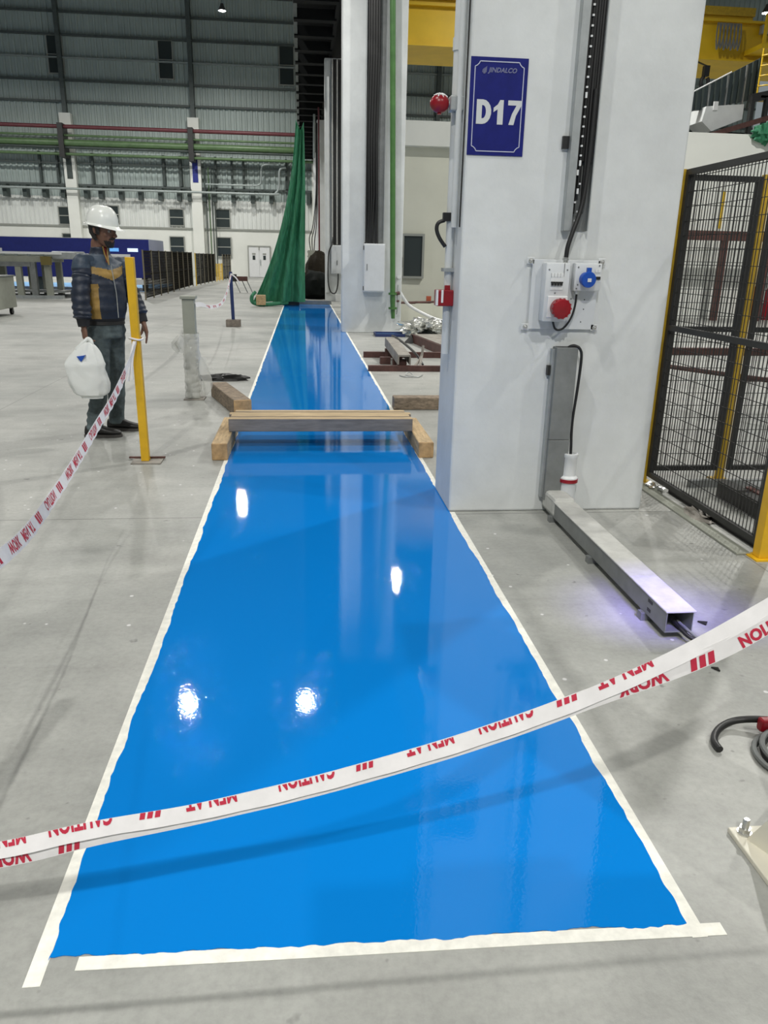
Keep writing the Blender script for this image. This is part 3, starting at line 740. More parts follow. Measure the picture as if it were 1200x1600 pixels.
# third column: tray, cabinet, white base box, loop of cable, white pipe
t3 = thing('cable_tray', 'vertical cable tray with many cables on the third column', 'cable tray', (1.2, 27.65, 1.86))
box('tray_back', M['galv_dark'], t3, 1.0, 1.45, 27.60, 27.65, 1.86, 7.4)
for i in range(8):
    x = 1.03 + i * .052
    tube('cable', M['near_black'] if i % 3 else M['galv_dusty'], t3, [(x, 27.56, 1.86), (x + .02 * math.sin(i * 2), 27.55, 4.0), (x, 27.56, 7.4)], .022, 6)
cab3 = thing('wall_cabinet', 'light grey cabinet on the third column under its cable tray', 'cabinet', (1.17, 27.65, .90))
MB().bbox(.985, 1.40, 27.42, 27.65, .91, 1.84, b=.01).build('body', M['offwhite_plastic'], cab3)
MB().bbox(1.0, 1.385, 27.40, 27.425, .93, 1.82, b=.006).build('door', M['offwhite_plastic'], cab3)
box('latch', M['near_black'], cab3, 1.17, 1.19, 27.385, 27.402, 1.2, 1.35)
tag(tube('cable_loop', M['black'], None, spline([(1.05, 27.45, 2.1), (1.0, 27.3, 1.85), (.90, 27.3, 1.6), (.87, 27.3, 1.1), (.88, 27.3, .6), (.97, 27.3, .32), (1.12, 27.3, .30), (1.2, 27.35, .55), (1.22, 27.42, .92)]), .022, 8), 'black cable looping beside the third column cabinet', 'cable')
tag(box('white_base_box', M['white_plastic'], None, 1.13, 1.40, 27.35, 27.62, 0, .24, bev=.01), 'small white box at the foot of the third column', 'box')
tag(MB().tube([(.86, 27.58, .3), (.86, 27.58, 6.9)], .075, 12).build('white_duct', M['white_paint'], None, smooth=True), 'white round duct up the left edge of the third column', 'duct')
# fourth column: cabinet with conduits, red pipe, grey hanging pipe
cab4 = thing('wall_cabinet', 'grey cabinet with finned edge beyond the green net', 'cabinet', (.50, 39.3, .70))
MB().bbox(.28, .72, 38.9, 39.3, .75, 1.75, b=.01).build('body', M['stub_grey'], cab4)
for k in range(5): box('fin', M['galv_dark'], cab4, .255, .282, 38.95, 39.2, .85 + k * .2, .90 + k * .2)
box('stand', M['stub_grey'], cab4, .40, .60, 39.0, 39.2, 0, .75)
for i, x in enumerate((.42, .50, .58)):
    tag(tube('drop_cable', M['black'], None, spline([(x, 39.1, 1.75), (x - .06 + .05 * i, 39.05, 2.3), (x + .12, 39.1, 2.9), (.70 + .03 * i, 39.2, 4.5), (.70 + .03 * i, 39.2, 7.3)]), .022, 6),
        ('left', 'middle', 'right')[i] + ' one of three black cables dropping into the finned cabinet', 'cable', 'black cables above the finned cabinet')
tag(MB().tube([(.62, 38.2, 7.5), (.60, 38.2, 5.7)], .05, 10).build('hanging_pipe', M['grey_pipe'], None, smooth=True), 'grey pipe end hanging under the crane runway', 'pipe')
tag(MB().tube([(.78, 36.5, 0), (.78, 36.5, 7.5)], .035, 8).build('sprinkler_riser', M['red_pipe'], None, smooth=True), 'thin dark red riser pipe beside the fourth column', 'pipe')

# ================================================================== BLUE STRIP END, NET, TARPAULIN
tag(box('end_sill', M['galv_dark'], None, -.95, .92, 25.62, 25.85, 0, .12, bev=.01), 'low dark sill across the far end of the blue strip', 'sill')
nt_ = thing('debris_net', 'green debris netting hanging from the runway and flaring to the floor', 'netting', (-.6, 24.6, .1))
mb = MB(); NZ, NU = 60, 40
rg = []
for i in range(NZ + 1):
    t = i / NZ; z = 5.15 - t * 5.02
    xl = -.13 - 1.36 * (t ** 2.3) - .10 * math.sin(PI * t); xr = .10 + .02 * math.sin(t * 5)
    row = []
    for k in range(NU + 1):
        u = k / NU
        x = xl + (xr - xl) * u
        fold = math.sin(u * 19 + 2 * math.sin(t * 3)) * .085 * (.4 + t) + .04 * noise.noise(Vector((u * 7, t * 9, 1)))
        y = 24.55 - .35 * math.sin(PI * min(1, t * 1.05)) * (1 - u) + fold - .25 * t * (1 - u)
        zz = z + (.25 * abs(u - .55) * 2 - .25) * max(0, 1 - t * 8) - .0
        if t > .93: zz = max(zz, .13)
        row.append((x, y, zz))
    rg.append(row)
n = NU + 1
mb.add([p for r in rg for p in r] + [(p[0], p[1] + .012, p[2]) for r in rg for p in r], [])
K = (NZ + 1) * n
for i in range(NZ):
    for k in range(NU):
        a = i * n + k; mb.f.append((a, a + 1, a + n + 1, a + n)); mb.m.append(0)
        mb.f.append((K + a, K + a + n, K + a + n + 1, K + a + 1)); mb.m.append(0)
gm = mat('green_shade_net', (.055, .26, .14, 1), .65, var=.45, vscale=5, stretch=(4, 4, .6))
_b = gm.node_tree.nodes['Principled BSDF']
_tr = nd(gm.node_tree, 'ShaderNodeBsdfTranslucent'); _tr.inputs[0].default_value = (.04, .32, .14, 1)
_mx = nd(gm.node_tree, 'ShaderNodeMixShader'); _mx.inputs[0].default_value = .35
_out = gm.node_tree.nodes['Material Output']
gm.node_tree.links.new(_b.outputs[0], _mx.inputs[1]); gm.node_tree.links.new(_tr.outputs[0], _mx.inputs[2]); gm.node_tree.links.new(_mx.outputs[0], _out.inputs[0])
M['net'] = gm
mb.build('net_sheet', gm, nt_, smooth=True, fixn=False)
MB().tube(spline([(-1.40, 24.10, .42), (-1.50, 24.02, .30), (-1.49, 24.0, .14), (-1.30, 24.02, .07), (-1.0, 24.1, .07), (-.7, 24.35, .09), (-.45, 24.5, .10)]), [.05] * 8 + [.06] * 40 + [.04], 10).build('net_hem', gm, nt_, smooth=True)
tag(MB().bbox(-1.38, -1.10, 23.94, 24.15, .05, .34, b=.015).build('timber_offcut', M['wood_pale'], None), 'square timber block weighing down the green net', 'timber')
tag(box('net_anchor', M['near_black'], None, -.62, -.1, 24.75, 24.95, .0, .30, bev=.02), 'dark steel bracket at the foot of the green net', 'bracket')

def blob(name, c, r, sc, m, seed, amp=.25, n=28, freq=2.2, flat=True, smooth=True):
    mb = MB(); mb.sphere((0, 0, 0), 1.0, n)
    c = Vector(c); out = []
    for p in mb.v:
        p = Vector(p); d = 1 + amp * noise.fractal(p * freq + Vector((seed, seed * 2, 0)), .9, 2.1, 4)
        q = Vector((p.x * sc[0], p.y * sc[1], p.z * sc[2])) * d * r + c
        if flat and q.z < .004: q.z = .004
        out.append(tuple(q))
    mb.v = out
    return mb.build(name, m, None, smooth=smooth)
tag(blob('tarpaulin_heap', (.52, 29.4, .42), 1.0, (.62, .9, .55), M['tarp'], 3.3), 'black tarpaulin heap beyond the end of the blue strip', 'tarpaulin')
tag(blob('sack_heap', (.62, 31.2, .8), 1.0, (.50, .6, .80), M['tarp_brown'], 8.1), 'dark brown sack heap standing behind the black tarpaulin', 'sack')

# ================================================================== TIMBERS ON THE STRIP
def timber(name, pts, d, m, label, grp):
    return tag(MB().prism(pts, d).build(name, m, None), label, 'timber', grp)
def sleeper(x0, x1, y0, y1, z0, z1, m, label, grp='timber blocks by the walkway', yaw=0, end=None):
    c = Vector(((x0 + x1) / 2, (y0 + y1) / 2, z0))
    mb = MB(); mb.bbox(x0, x1, y0, y1, z0, z1, b=.008)
    if end: mb.m = [1 if abs(sum(mb.v[i][1] for i in f) / len(f) - y0) < .01 else 0 for f in mb.f]
    o = mb.build('timber_sleeper', [m, end] if end else m, None); o.rotation_euler.z = yaw
    return tag(o, label, 'timber', grp)
sleeper(-.685, -.567, 5.62, 6.62, 0, .128, M['wood_pale'], 'pale timber block under the left end of the crossing beam', end=M['wood_end'])
sleeper(.868, .985, 5.66, 6.62, 0, .122, M['wood_pale'], 'pale timber block under the right end of the crossing beam', end=M['wood_end'])
cbm = thing('crossing_beam', 'timber beam of planks bridging across the blue strip', 'timber beam', (.14, 6.1, .128))
for i, (y0, y1, dz, dx) in enumerate(((6.02, 6.105, 0, 0), (6.11, 6.20, .004, .012), (6.205, 6.29, .002, -.01), (6.295, 6.37, .006, .03))):
    mb = MB(); mb.bbox(-.592 + dx * (i > 0), .868 - dx, y0, y1, .130, .232 + dz, b=.005)
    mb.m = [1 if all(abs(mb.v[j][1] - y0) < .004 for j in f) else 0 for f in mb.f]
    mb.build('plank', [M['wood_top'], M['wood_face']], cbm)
sleeper(-.83, -.66, 7.30, 8.45, .0, .15, M['wood_grey'], 'weathered timber lying askew behind the left block', yaw=math.radians(17), end=M['wood_end'])
tag(MB().bbox(.90, 2.2, 7.62, 7.78, 0, .125, b=.012).build('timber_sleeper', M['wood_grey'], None), 'weathered timber lying crosswise behind the big column', 'timber', 'timber blocks by the walkway')

# ================================================================== RUSTY FRAME, FOIL, HOSE BEHIND THE BIG COLUMN
rf = thing('scrap_steel', 'red oxide steel bars with a grey channel lying across them', 'scrap steel', (1.5, 11.2, 0))
box('bar', M['rust'], rf, .92, 3.2, 11.88, 11.96, 0, .085)
box('bar', M['rust'], rf, .87, 3.0, 10.38, 10.46, 0, .075)
mb = MB()
a, b = Vector((1.34, 11.95, .25)), Vector((1.36, 10.42, .165))
dirv = (b - a).normalized(); side = dirv.cross(Vector((0, 0, 1))).normalized(); upv = side.cross(dirv)
for o, hx, hz in ((upv * .040, .085, .012), (side * .08 - upv * .02, .010, .06), (-side * .08 - upv * .02, .010, .06)):
    mb.obox((a + b) / 2 + o, dirv, side, upv, (b - a).length / 2, hx, hz)
mb.build('channel', M['rust_grey'], rf)
mb = MB()
for p in ((1.30, 11.9, 0), (1.32, 11.0, 0), (1.33, 10.6, 0)):
    box('support_plate', M['rust'], rf, p[0] - .05, p[0] + .08, p[1] - .05, p[1] + .05, 0, .135)
box('support_plate', M['rust'], rf, 1.10, 1.25, 11.1, 11.2, 0, .10)
tube('strap', M['near_black'], rf, spline([(1.38, 12.1, .31), (1.46, 11.6, .28), (1.58, 10.9, .18), (1.66, 10.7, .05)]), .018, 6)
tube('twisted_wire', M['rust_grey'], rf, spline([(1.50, 10.55, .02), (1.60, 10.7, .10), (1.65, 10.75, .20), (1.67, 10.8, .30), (1.64, 10.72, .15), (1.58, 10.5, .03)]), .02, 6)
ib = thing('steel_plate', 'rusty steel plate with dusty top tilted beside the big column', 'steel plate', (2.1, 12.6, 0))
mb = MB(); mb.prism([(1.98, 14.2, .12), (3.0, 14.2, .12), (3.2, 11.6, .12), (2.28, 11.6, .12)], (0, 0, .03)); mb.build('top', M['rust_grey'], ib)
mb = MB(); mb.prism([(1.96, 14.2, .0), (2.26, 11.55, .0), (2.26, 11.55, .15), (1.96, 14.2, .15)], (.05, 0, 0)); mb.build('web', M['rust'], ib)
tag(MB().prism([(1.80, 14.0, .003), (2.0, 14.0, .003), (1.95, 14.05, .15)], (.05, .1, 0)).build('steel_offcut', M['near_black'], None), 'small dark triangular steel offcut beside the rusty plate', 'steel offcut')
tag(blob('foil_heap', (2.42, 15.35, .15), 1.0, (.46, .36, .17), M['foil'], 5.5, .6, 44, 3.4, smooth=False), 'crumpled silver foil heap right of the second column', 'foil')
tag(MB().prism([(2.08, 14.92, .003), (2.62, 14.90, .003), (2.34, 14.98, .19)], (0, .12, 0)).build('foil_opening', M['tarp'], None), 'black sheeting poking out of the silver foil heap', 'sheeting')  # plain black wedge at the near foot of the foil
bt = thing('paint_tray', 'dark blue paint tray on the floor by the second column', 'tray', (1.7, 15.4, 0))
mb = MB(); mb.box(1.40, 1.98, 15.15, 15.60, .004, .02).box(1.40, 1.98, 15.15, 15.17, .02, .06).box(1.40, 1.98, 15.58, 15.6, .02, .06).box(1.40, 1.42, 15.17, 15.58, .02, .06)
mb.build('tray', M['blue_post'], bt); box('paint', M['pale_blue_floor'], bt, 1.43, 1.97, 15.18, 15.57, .02, .028)
lb = thing('low_enclosure', 'low cream panelled enclosure with dark top rim by the cream wall', 'enclosure', (3.3, 20, 0))
for k in range(5): box('panel', M['cream'], lb, 2.30 + k * .42, 2.70 + k * .42, 18.9 + 0.28 * k, 18.95 + .28 * k, 0.02, .42)
tube('rim', M['rust'], lb, [(2.2, 18.85, .44), (4.4, 20.3, .44)], .035, 6)
box('end_panel', M['stub_grey'], lb, 2.08, 2.30, 18.7, 18.85, .02, .44)
grd = thing('guard_rail', 'dark red double rail low in front of the cream wall', 'rail', (3.8, 21.03, 0))
for z in (.36, .28): box('rail', M['red_pipe'], grd, 3.0, 4.6, 21.0, 21.06, z - .03, z + .02)
for x in (3.05, 4.5): box('rail_post', M['red_pipe'], grd, x - .03, x + .03, 21.06, 21.10, 0, .38)
tag(box('orange_clamp', mat('orange_paint', (.5, .11, .05, 1), .5, var=.2), None, 3.28, 3.40, 20.9, 21.0, .18, .52), 'orange clamp on the dark red rails', 'clamp')
tag(tube('white_hose', M['white_plastic'], None, spline([(1.92, 15.95, 1.10), (1.99, 17.3, 1.04), (2.10, 17.5, .83), (2.23, 17.5, .62), (2.376, 17.5, .455), (2.735, 17.5, .27), (3.076, 17.5, .15), (3.7, 17.5, .04)]), .035, 10), 'white hose sagging from the second column to the floor', 'hose')
tag(MB().tube(spline([(1.24, 9.95, .01), (1.30, 9.82, .01), (1.40, 9.84, .02), (1.38, 10.02, .04), (1.32, 9.92, .02), (1.45, 9.80, .01), (1.55, 10.0, .01)]), .007, 6).build('wire_scrap', M['galv'], None, smooth=True), 'tangle of thin wire on the floor behind the right timber', 'wire')

# ================================================================== POSTS AND BARRIER TAPE
yp = thing('tape_post', 'yellow square post with barrier tape tied on beside the worker', 'post', (-1.157, 5.60, 0))
MB().bbox(-1.187, -1.131, 5.575, 5.631, .010, 1.425, b=.004).build('post', M['yellow'], yp)
box('base_plate', M['rust_grey'], yp, -1.25, -1.04, 5.52, 5.69, .0, .010)
box('weld_bar', M['rust'], yp, -1.29, -1.03, 5.66, 5.68, .010, .022)
st = thing('stub_post', 'grey square stub post wrapped in stretch film', 'post', (-1.155, 8.24, 0))
MB().bbox(-1.215, -1.095, 8.18, 8.30, .012, 1.02, b=.006).build('post', M['stub_grey'], st)
MB().bbox(-1.232, -1.078, 8.163, 8.317, 1.02, 1.052, b=.005).build('cap_plate', M['stub_grey'], st)
box('base_plate', M['rust_grey'], st, -1.25, -1.04, 8.14, 8.34, 0, .012)
mb = MB(); rgs = []
for i in range(46):
    z = .02 + .66 * i / 45; rr = []
    for k in range(24):
        a = 2 * PI * k / 24; sq = .074 / max(abs(math.cos(a)), abs(math.sin(a)), .8)
        d = 1 + .20 * abs(noise.noise(Vector((math.cos(a) * 1.3, math.sin(a) * 1.3, z * 13)))) + (.25 * max(0, noise.noise(Vector((5 + math.cos(a), math.sin(a), z * 5)))))
        rr.append((-1.155 + sq * d * math.cos(a), 8.24 + sq * d * math.sin(a), z))
    rgs.append(rr)
mb.rings(rgs, cap=False); mb.build('film_wrap', M['film'], st, smooth=False)
mb = MB(); rows_ = []
for i in range(14):
    t = i / 13; rows_.append([(-1.22 - .13 * math.sin(PI * u / 7) * (1 - abs(t - .5)), 8.17 - .02 * math.sin(u * 2.3), .50 + .14 * t + .03 * math.sin(u * 1.7)) for u in range(8)])
mb.rings(rows_, cap=False, closed=False); mb.build('film_flap', M['film'], st, smooth=True)
mb = MB(); rows_ = []
for i in range(18):
    t = i / 17; rows_.append([(-1.08 + .012 * u + .03 * math.sin(u + t * 7) + .035 * math.sin(PI * t), 8.17 + .008 * u, .04 + .40 * t) for u in range(7)])
mb.rings(rows_, cap=False, closed=False); mb.build('film_flap', M['film'], st, smooth=True)
bp2 = thing('tape_post', 'thin dark blue post in a concrete block holding the far tape', 'post', (-1.48, 17.1, 0))
box('block', M['concrete_block'], bp2, -1.63, -1.33, 16.98, 17.24, 0, .145, bev=.01)
tube('post', M['blue_post'], bp2, [(-1.48, 17.1, .14), (-1.50, 17.1, 1.12)], .036, 10)
tag(blob('black_rag', (-.98, 9.55, .02), 1.0, (.30, .10, .05), M['near_black'], 1.1, .5, 20, 3.0), 'flat black rag lying on the floor behind the stub post', 'rag')
t = thing('tool_stand', 'small brown tool on thin legs beyond the blue post', 'tool', (-2.2, 33.0, 0))
box('head', M['rust'], t, -2.70, -2.22, 32.9, 33.1, .46, .64); box('motor', M['near_black'], t, -2.84, -2.66, 32.9, 33.15, .44, .72)
for x in (-2.75, -2.45, -2.25): tube('leg', M['galv_dark'], t, [(x, 33, .50), (x + .22, 33, .0)], .018, 6)

def ribbon_frames(path, per=10):
    pts = spline(path, per); s = [0]
    for a, b in zip(pts, pts[1:]): s.append(s[-1] + (b - a).length)
    return pts, s
def at_s(pts, s, q):
    q = max(0, min(q, s[-1] - 1e-6))
    for i in range(len(s) - 1):
        if s[i + 1] >= q:
            t = (q - s[i]) / max(1e-9, s[i + 1] - s[i]); p = pts[i].lerp(pts[i + 1], t)
            a = pts[max(i - 1, 0)]; b = pts[min(i + 2, len(pts) - 1)]
            return p, (b - a).normalized()
class Ribbon:
    """barrier tape folded along its top edge: a front and a back layer"""
    def __init__(r, path, wf, wb, tilt, tiltb, view):
        r.pts, r.s = ribbon_frames(path); r.wf = wf; r.wb = wb; r.tilt = tilt; r.tiltb = tiltb; r.view = Vector(view)
        r.L = r.s[-1]
    def frame(r, q):
        p, t = at_s(r.pts, r.s, q); up = Vector((0, 0, 1)); up = (up - t * up.dot(t)).normalized(); out = t.cross(up)
        if out.dot(r.view - p) < 0: out = -out
        return p, t, up, out
    def front(r, q, v, off=0):
        p, t, up, out = r.frame(q); a = r.tilt(q / r.L) if callable(r.tilt) else r.tilt
        d = (-up * math.cos(a) + out * math.sin(a)); nrm = (out * math.cos(a) + up * math.sin(a))
        wob = .0018 * math.sin(q * 55) * (v / .04)
        return p + d * v + nrm * (off + wob)
    def back(r, q, v, off=0):
        p, t, up, out = r.frame(q); a = r.tiltb(q / r.L) if callable(r.tiltb) else r.tiltb
        d = (-up * math.cos(a) + out * math.sin(a)); nrm = (out * math.cos(a) + up * math.sin(a))
        return p + d * v + nrm * (off - .003)
    def strip(r, fn, w, n=140):
        mb = MB(); th = .0004; rows = []
        for i in range(n + 1):
            q = r.L * i / n
            rows.append([fn(q, 0, th), fn(q, w / 2, th), fn(q, w, th), fn(q, w, -th), fn(q, w / 2, -th), fn(q, 0, -th)])
        mb.rings(rows); return mb
    def print_(r, fn, items, v0, h, w, flip=True):
        """items: (centre s, text or None for three bars, length)"""
        mb = MB()
        for sc, txt, ln in items:
            bm = bmesh.new()
            if txt:
                me = text_mesh(txt, h * 1.38, .0017, 0, 1.06); wd = max(v.co.x for v in me.vertices)
                for v in me.vertices: v.co.x = (v.co.x / wd - .5) * ln
                bm.from_mesh(me)
            else:
                for k in range(3):
                    x = (k - 1) * ln / 3
                    bm.faces.new([bm.verts.new((x + dx, dy, 0)) for dx, dy in ((-ln * .13 - .004, 0), (ln * .10 - .004, 0), (ln * .10 + .004, h), (-ln * .13 + .004, h))])
            for lim, sgn_ in ((-v0, -1), (w - v0, 1)):
                g = list(bm.verts) + list(bm.edges) + list(bm.faces)
                bmesh.ops.bisect_plane(bm, geom=g, plane_co=(0, lim, 0), plane_no=(0, sgn_, 0), clear_outer=True)
            sg_ = -1 if flip else 1
            bm.verts.index_update()
            vs = []
            for v in bm.verts:
                vv = v0 + v.co.y if flip else v0 + h - v.co.y
                vs.append(fn(sc + sg_ * v.co.x, vv, .0012))
            mb.add(vs, [[v.index for v in f.verts] for f in bm.faces]); bm.free()
        return mb
VIEW = (0, 0, 1.45)
near_path = [(-1.00, 1.20, .385), (-.80, 1.20, .395), (-.561, 1.2, .428), (-.40, 1.2, .461), (-.215, 1.2, .488), (-.04, 1.2, .524), (.139, 1.2, .571), (.31, 1.2, .623), (.495, 1.2, .692), (.669, 1.2, .775), (.837, 1.2, .877), (1.05, 1.2, 1.02), (1.33, 1.22, 1.21)]
rb_ = Ribbon(near_path, .030, .039, lambda t: .55 - .15 * math.sin(PI * t), lambda t: .10 + .12 * math.sin(PI * t), VIEW)
def sm(a, b, x): x = max(0, min(1, (x - a) / (b - a))); return x * x * (3 - 2 * x)
def back_drop(q, v, off=0, r=rb_):
    t = q / r.L; k = sm(.60, .74, t)      # the tape opens out towards the right
    k2 = 1 - sm(.18, .36, t)
    return r.back(q, v * (1 - .15 * k) + .024 * k + .013 * k2, off) + Vector((0, -.010 * k, 0))
tn = thing('barrier_tape', 'red and white caution tape sagging across the near end of the blue strip', 'barrier tape', (0, 1.2, .4), 'caution tapes')
rb_.strip(rb_.front, .030).build('tape_front', M['tape_white'], tn, smooth=True)
rb_.strip(back_drop, .040).build('tape_back', M['tape_white'], tn, smooth=True)
def s_of_x(r, x):
    for i in range(len(r.pts) - 1):
        if r.pts[i + 1].x >= x: return r.s[i]
    return r.L
def px_x(px): return (px - 600) / 848.0 + .139   # along the tape at y = 1.2
it = []
for px, tx, ln in ((20, 'MEN AT', .095), (130, 'CAUTION', .118), (238, None, .042), (343, 'MEN AT', .095), (484, 'CAUTION', .108), (581, None, .036), (676, 'MEN AT', .092), (803, 'CAUTION', .108), (897, None, .044), (980, 'MEN AT', .110)):
    it.append((s_of_x(rb_, px_x(px)), tx, ln))
for e_ in it: rb_.print_(rb_.front, [e_], -.0175, .029, .030).build('printed_word', M['tape_red'], tn)
it = [(s_of_x(rb_, px_x(px)), tx, ln) for px, tx, ln in ((10, 'WORK', .085), (105, None, .045), (998, 'WORK', .095), (1082, None, .050), (1180, 'CAUTION', .125))]
for e_ in it: rb_.print_(back_drop, [e_], .012, .026, .039).build('printed_word', M['tape_red'], tn)

left_path = [(-1.152, 5.565, .873), (-1.135, 5.2, .79), (-1.118, 4.6, .66), (-1.11, 4.2, .60), (-1.085, 3.6, .525), (-1.065, 3.2, .493), (-1.03, 2.8, .49), (-1.01, 2.5, .513), (-1.0, 2.0, .56), (-1.0, 1.22, .66)]
rl = Ribbon(left_path, .05, .03, lambda t: .10 + .4 * t, .0, VIEW)
tl = thing('barrier_tape', 'red and white caution tape running from the yellow post past the worker', 'barrier tape', (-1.1, 3.5, .5), 'caution tapes')
def tw(q, v, off=0, r=rl):
    """twisted knot end narrows near the post"""
    k = min(1, .28 + q / 1.0)
    return r.front(q, v * k, off)
rl.strip(tw, .056).build('tape_front', M['tape_white'], tl, smooth=True)
it = []; q = .62
seq = ['CAUTION', None, 'MEN AT', 'WORK', None]; j = 0
while q < rl.L - .2:
    x = seq[j % 5]; it.append((q, x, {'CAUTION': .17, 'MEN AT': .15, 'WORK': .12, None: .07}[x])); q += {'CAUTION': .21, 'MEN AT': .17, 'WORK': .19, None: .17}[x]; j += 1
for e_ in it: rl.print_(tw, [e_], .006, .040, .056).build('printed_word', M['tape_red'], tl)
tube('knot', M['tape_white'], tl, [(-1.159 + .046 * math.cos(a), 5.603 + .046 * math.sin(a), .885 + .006 * math.sin(2 * a)) for a in [2 * PI * k / 20 for k in range(21)]], .007, 8)
tube('loose_end', M['tape_white'], tl, spline([(-1.165, 5.56, .87), (-1.185, 5.53, .78), (-1.205, 5.52, .68), (-1.222, 5.52, .60)]), .010, 6)
tube('loose_end', M['tape_white'], tl, spline([(-1.155, 5.56, .87), (-1.180, 5.53, .75), (-1.190, 5.52, .61)]), .008, 6)

far_path = [(-1.095, 8.24, .985), (-1.08, 8.6, .97), (-1.13, 10, .86), (-1.2, 12, .80), (-1.3, 14, .90), (-1.42, 16, 1.05), (-1.495, 17.07, 1.09)]
rfar = Ribbon(far_path, .06, .0, .35, 0, VIEW)
tf = thing('barrier_tape', 'thin caution tape sagging from the grey stub post to the blue post', 'barrier tape', (-1.2, 12, .8), 'caution tapes')
rfar.strip(rfar.front, .05, 60).build('tape_front', M['tape_white'], tf, smooth=True)
for q in range(1, 9):
    mb = MB()
    for k in range(3):
        s0 = q * 1.0 + k * .16; mb.add([rfar.front(s0, .012, .002), rfar.front(s0 + .1, .012, .002), rfar.front(s0 + .1, .04, .002), rfar.front(s0, .04, .002)], [(0, 1, 2, 3)])
    mb.build('printed_bars', M['tape_red'], tf)
tube('loose_end', M['tape_white'], tf, spline([(-1.49, 17.05, 1.08), (-1.38, 17.0, 1.0), (-1.30, 17.0, .86)]), .014, 6)
# off-frame posts that carry the near tape
yq = thing('tape_post', 'yellow square post left of the frame where both near tapes are tied', 'post', (-1.02, 1.21, 0))
MB().bbox(-1.05, -.994, 1.182, 1.238, .01, 1.2, b=.004).build('post', M['yellow'], yq)
box('base_plate', M['rust_grey'], yq, -1.12, -.92, 1.11, 1.31, 0, .01)

# ================================================================== BEIGE MACHINE FOOT, HOSES (near right)
bf = thing('machine_foot', 'beige machine column with bolted base plate at the near right', 'machine', (1.45, 1.3, 0))
MB().bbox(1.120, 1.75, .95, 1.588, 0, .016, b=.003).build('base_plate', M['beige'], bf)
MB().bbox(1.20, 1.55, 1.06, 1.415, .016, 1.7, b=.012).build('column', M['beige'], bf)
mb = MB(); mb.prism([(1.146, 1.538, .016), (1.205, 1.41, .016), (1.205, 1.41, .30), (1.172, 1.482, .15), (1.146, 1.538, .022)], (.016, .007, 0)); mb.build('gusset', M['beige'], bf)
mb = MB(); mb.prism([(1.40, 1.41, .016), (1.40, 1.56, .016), (1.40, 1.56, .04), (1.40, 1.41, .25)], (.018, 0, 0)); mb.build('gusset', M['beige'], bf)
for x, y in ((1.152, 1.563), (1.152, 1.02)):
    b_ = MB().lathe((x, y, .016), [(.019, 0), (.019, .004)], 16).build('washer', M['chrome'], bf, smooth=True)
    MB().lathe((x, y, .020), [(.0155, 0), (.0155, .014)], 6).build('nut', M['chrome'], bf)
    MB().lathe((x, y, .034), [(.009, 0), (.009, .022), (.007, .026)], 12).build('stud', M['chrome'], bf, smooth=True)
tag(MB().bbox(1.385, 1.50, 1.68, 1.72, 0, .05, b=.006).build('black_angle', M['near_black'], None), 'black steel angle on the floor above the base plate', 'angle')
tag(tube('rubber_hose', M['black'], None, spline([(1.280, 1.925, .012), (1.285, 1.97, .014), (1.325, 2.02, .018), (1.385, 2.05, .025), (1.44, 2.045, .035), (1.51, 2.02, .045), (1.62, 1.99, .05), (1.80, 1.98, .02)]), .0115, 12), 'cut end of a thick black rubber hose curling on the floor', 'hose')
co = thing('cable_coil', 'grey cable coil with red tape at the right edge', 'cable coil', (1.52, 1.87, 0))
for k, (r, z) in enumerate(((.135, .010), (.120, .012), (.132, .027))):
    tube('loop', M['galv_dark'] if k != 1 else M['near_black'], co, [(1.515 + r * math.cos(a) + .01 * k, 1.865 + r * math.sin(a), z) for a in [2 * PI * i / 36 for i in range(37)]], .009, 8)
MB().bbox(1.455, 1.50, 1.995, 2.025, .015, .06, b=.008).build('red_wrap', M['red_plastic'], co)
tag(MB().prism([(1.66, 2.81, .002), (1.70, 2.80, .002), (1.68, 2.775, .002)], (0, 0, .006)).build('steel_chip', M['near_black'], None), 'small dark chip beside the floor cables', 'chip', 'dark chips by the floor trunking')
tag(MB().prism([(1.52, 2.43, .002), (1.545, 2.425, .002), (1.54, 2.40, .002)], (0, 0, .006)).build('steel_chip', M['near_black'], None), 'small dark chip before the floor trunking end', 'chip', 'dark chips by the floor trunking')

# ================================================================== MESH CAGE
cg = thing('mesh_cage', 'black wire mesh safety cage with yellow posts right of the big column', 'cage', (2.37, 4.3, 0))
def frame_panel(a, b, z0, z1, mid, fw=.034):
    """frame and welded wire between plan points a and b"""
    a = Vector((a[0], a[1], 0)); b = Vector((b[0], b[1], 0)); d = (b - a).normalized(); L = (b - a).length; nrm = Vector((-d.y, d.x, 0))
    def bar(s0, s1, za, zb, nm='frame_bar', depth=.03):
        c = a + d * (s0 + s1) / 2 + Vector((0, 0, (za + zb) / 2))
        MB().obox(c, d, nrm, (0, 0, 1), (s1 - s0) / 2, depth / 2, (zb - za) / 2).build(nm, M['near_black'], cg)
    bar(0, fw, z0, z1); bar(L - fw, L, z0, z1); bar(fw, L - fw, z1 - fw, z1); bar(fw, L - fw, z0, z0 + fw); bar(fw, L - fw, mid - fw / 2, mid + fw / 2)
    mb = MB(); w = .0019
    s = fw
    while s < L - fw:
        c = a + d * s + Vector((0, 0, (z0 + z1) / 2)); mb.obox(c, d, nrm, (0, 0, 1), w, w, (z1 - z0) / 2 - .01); s += .034
    z = z0 + fw
    while z < z1 - fw:
        mb.obox(a + d * L / 2 + Vector((0, 0, z)) + nrm * .004, d, nrm, (0, 0, 1), L / 2 - .01, w, w); z += .085
    o = mb.build('wire_infill', M['near_black'], cg); o['kind'] = 'stuff'
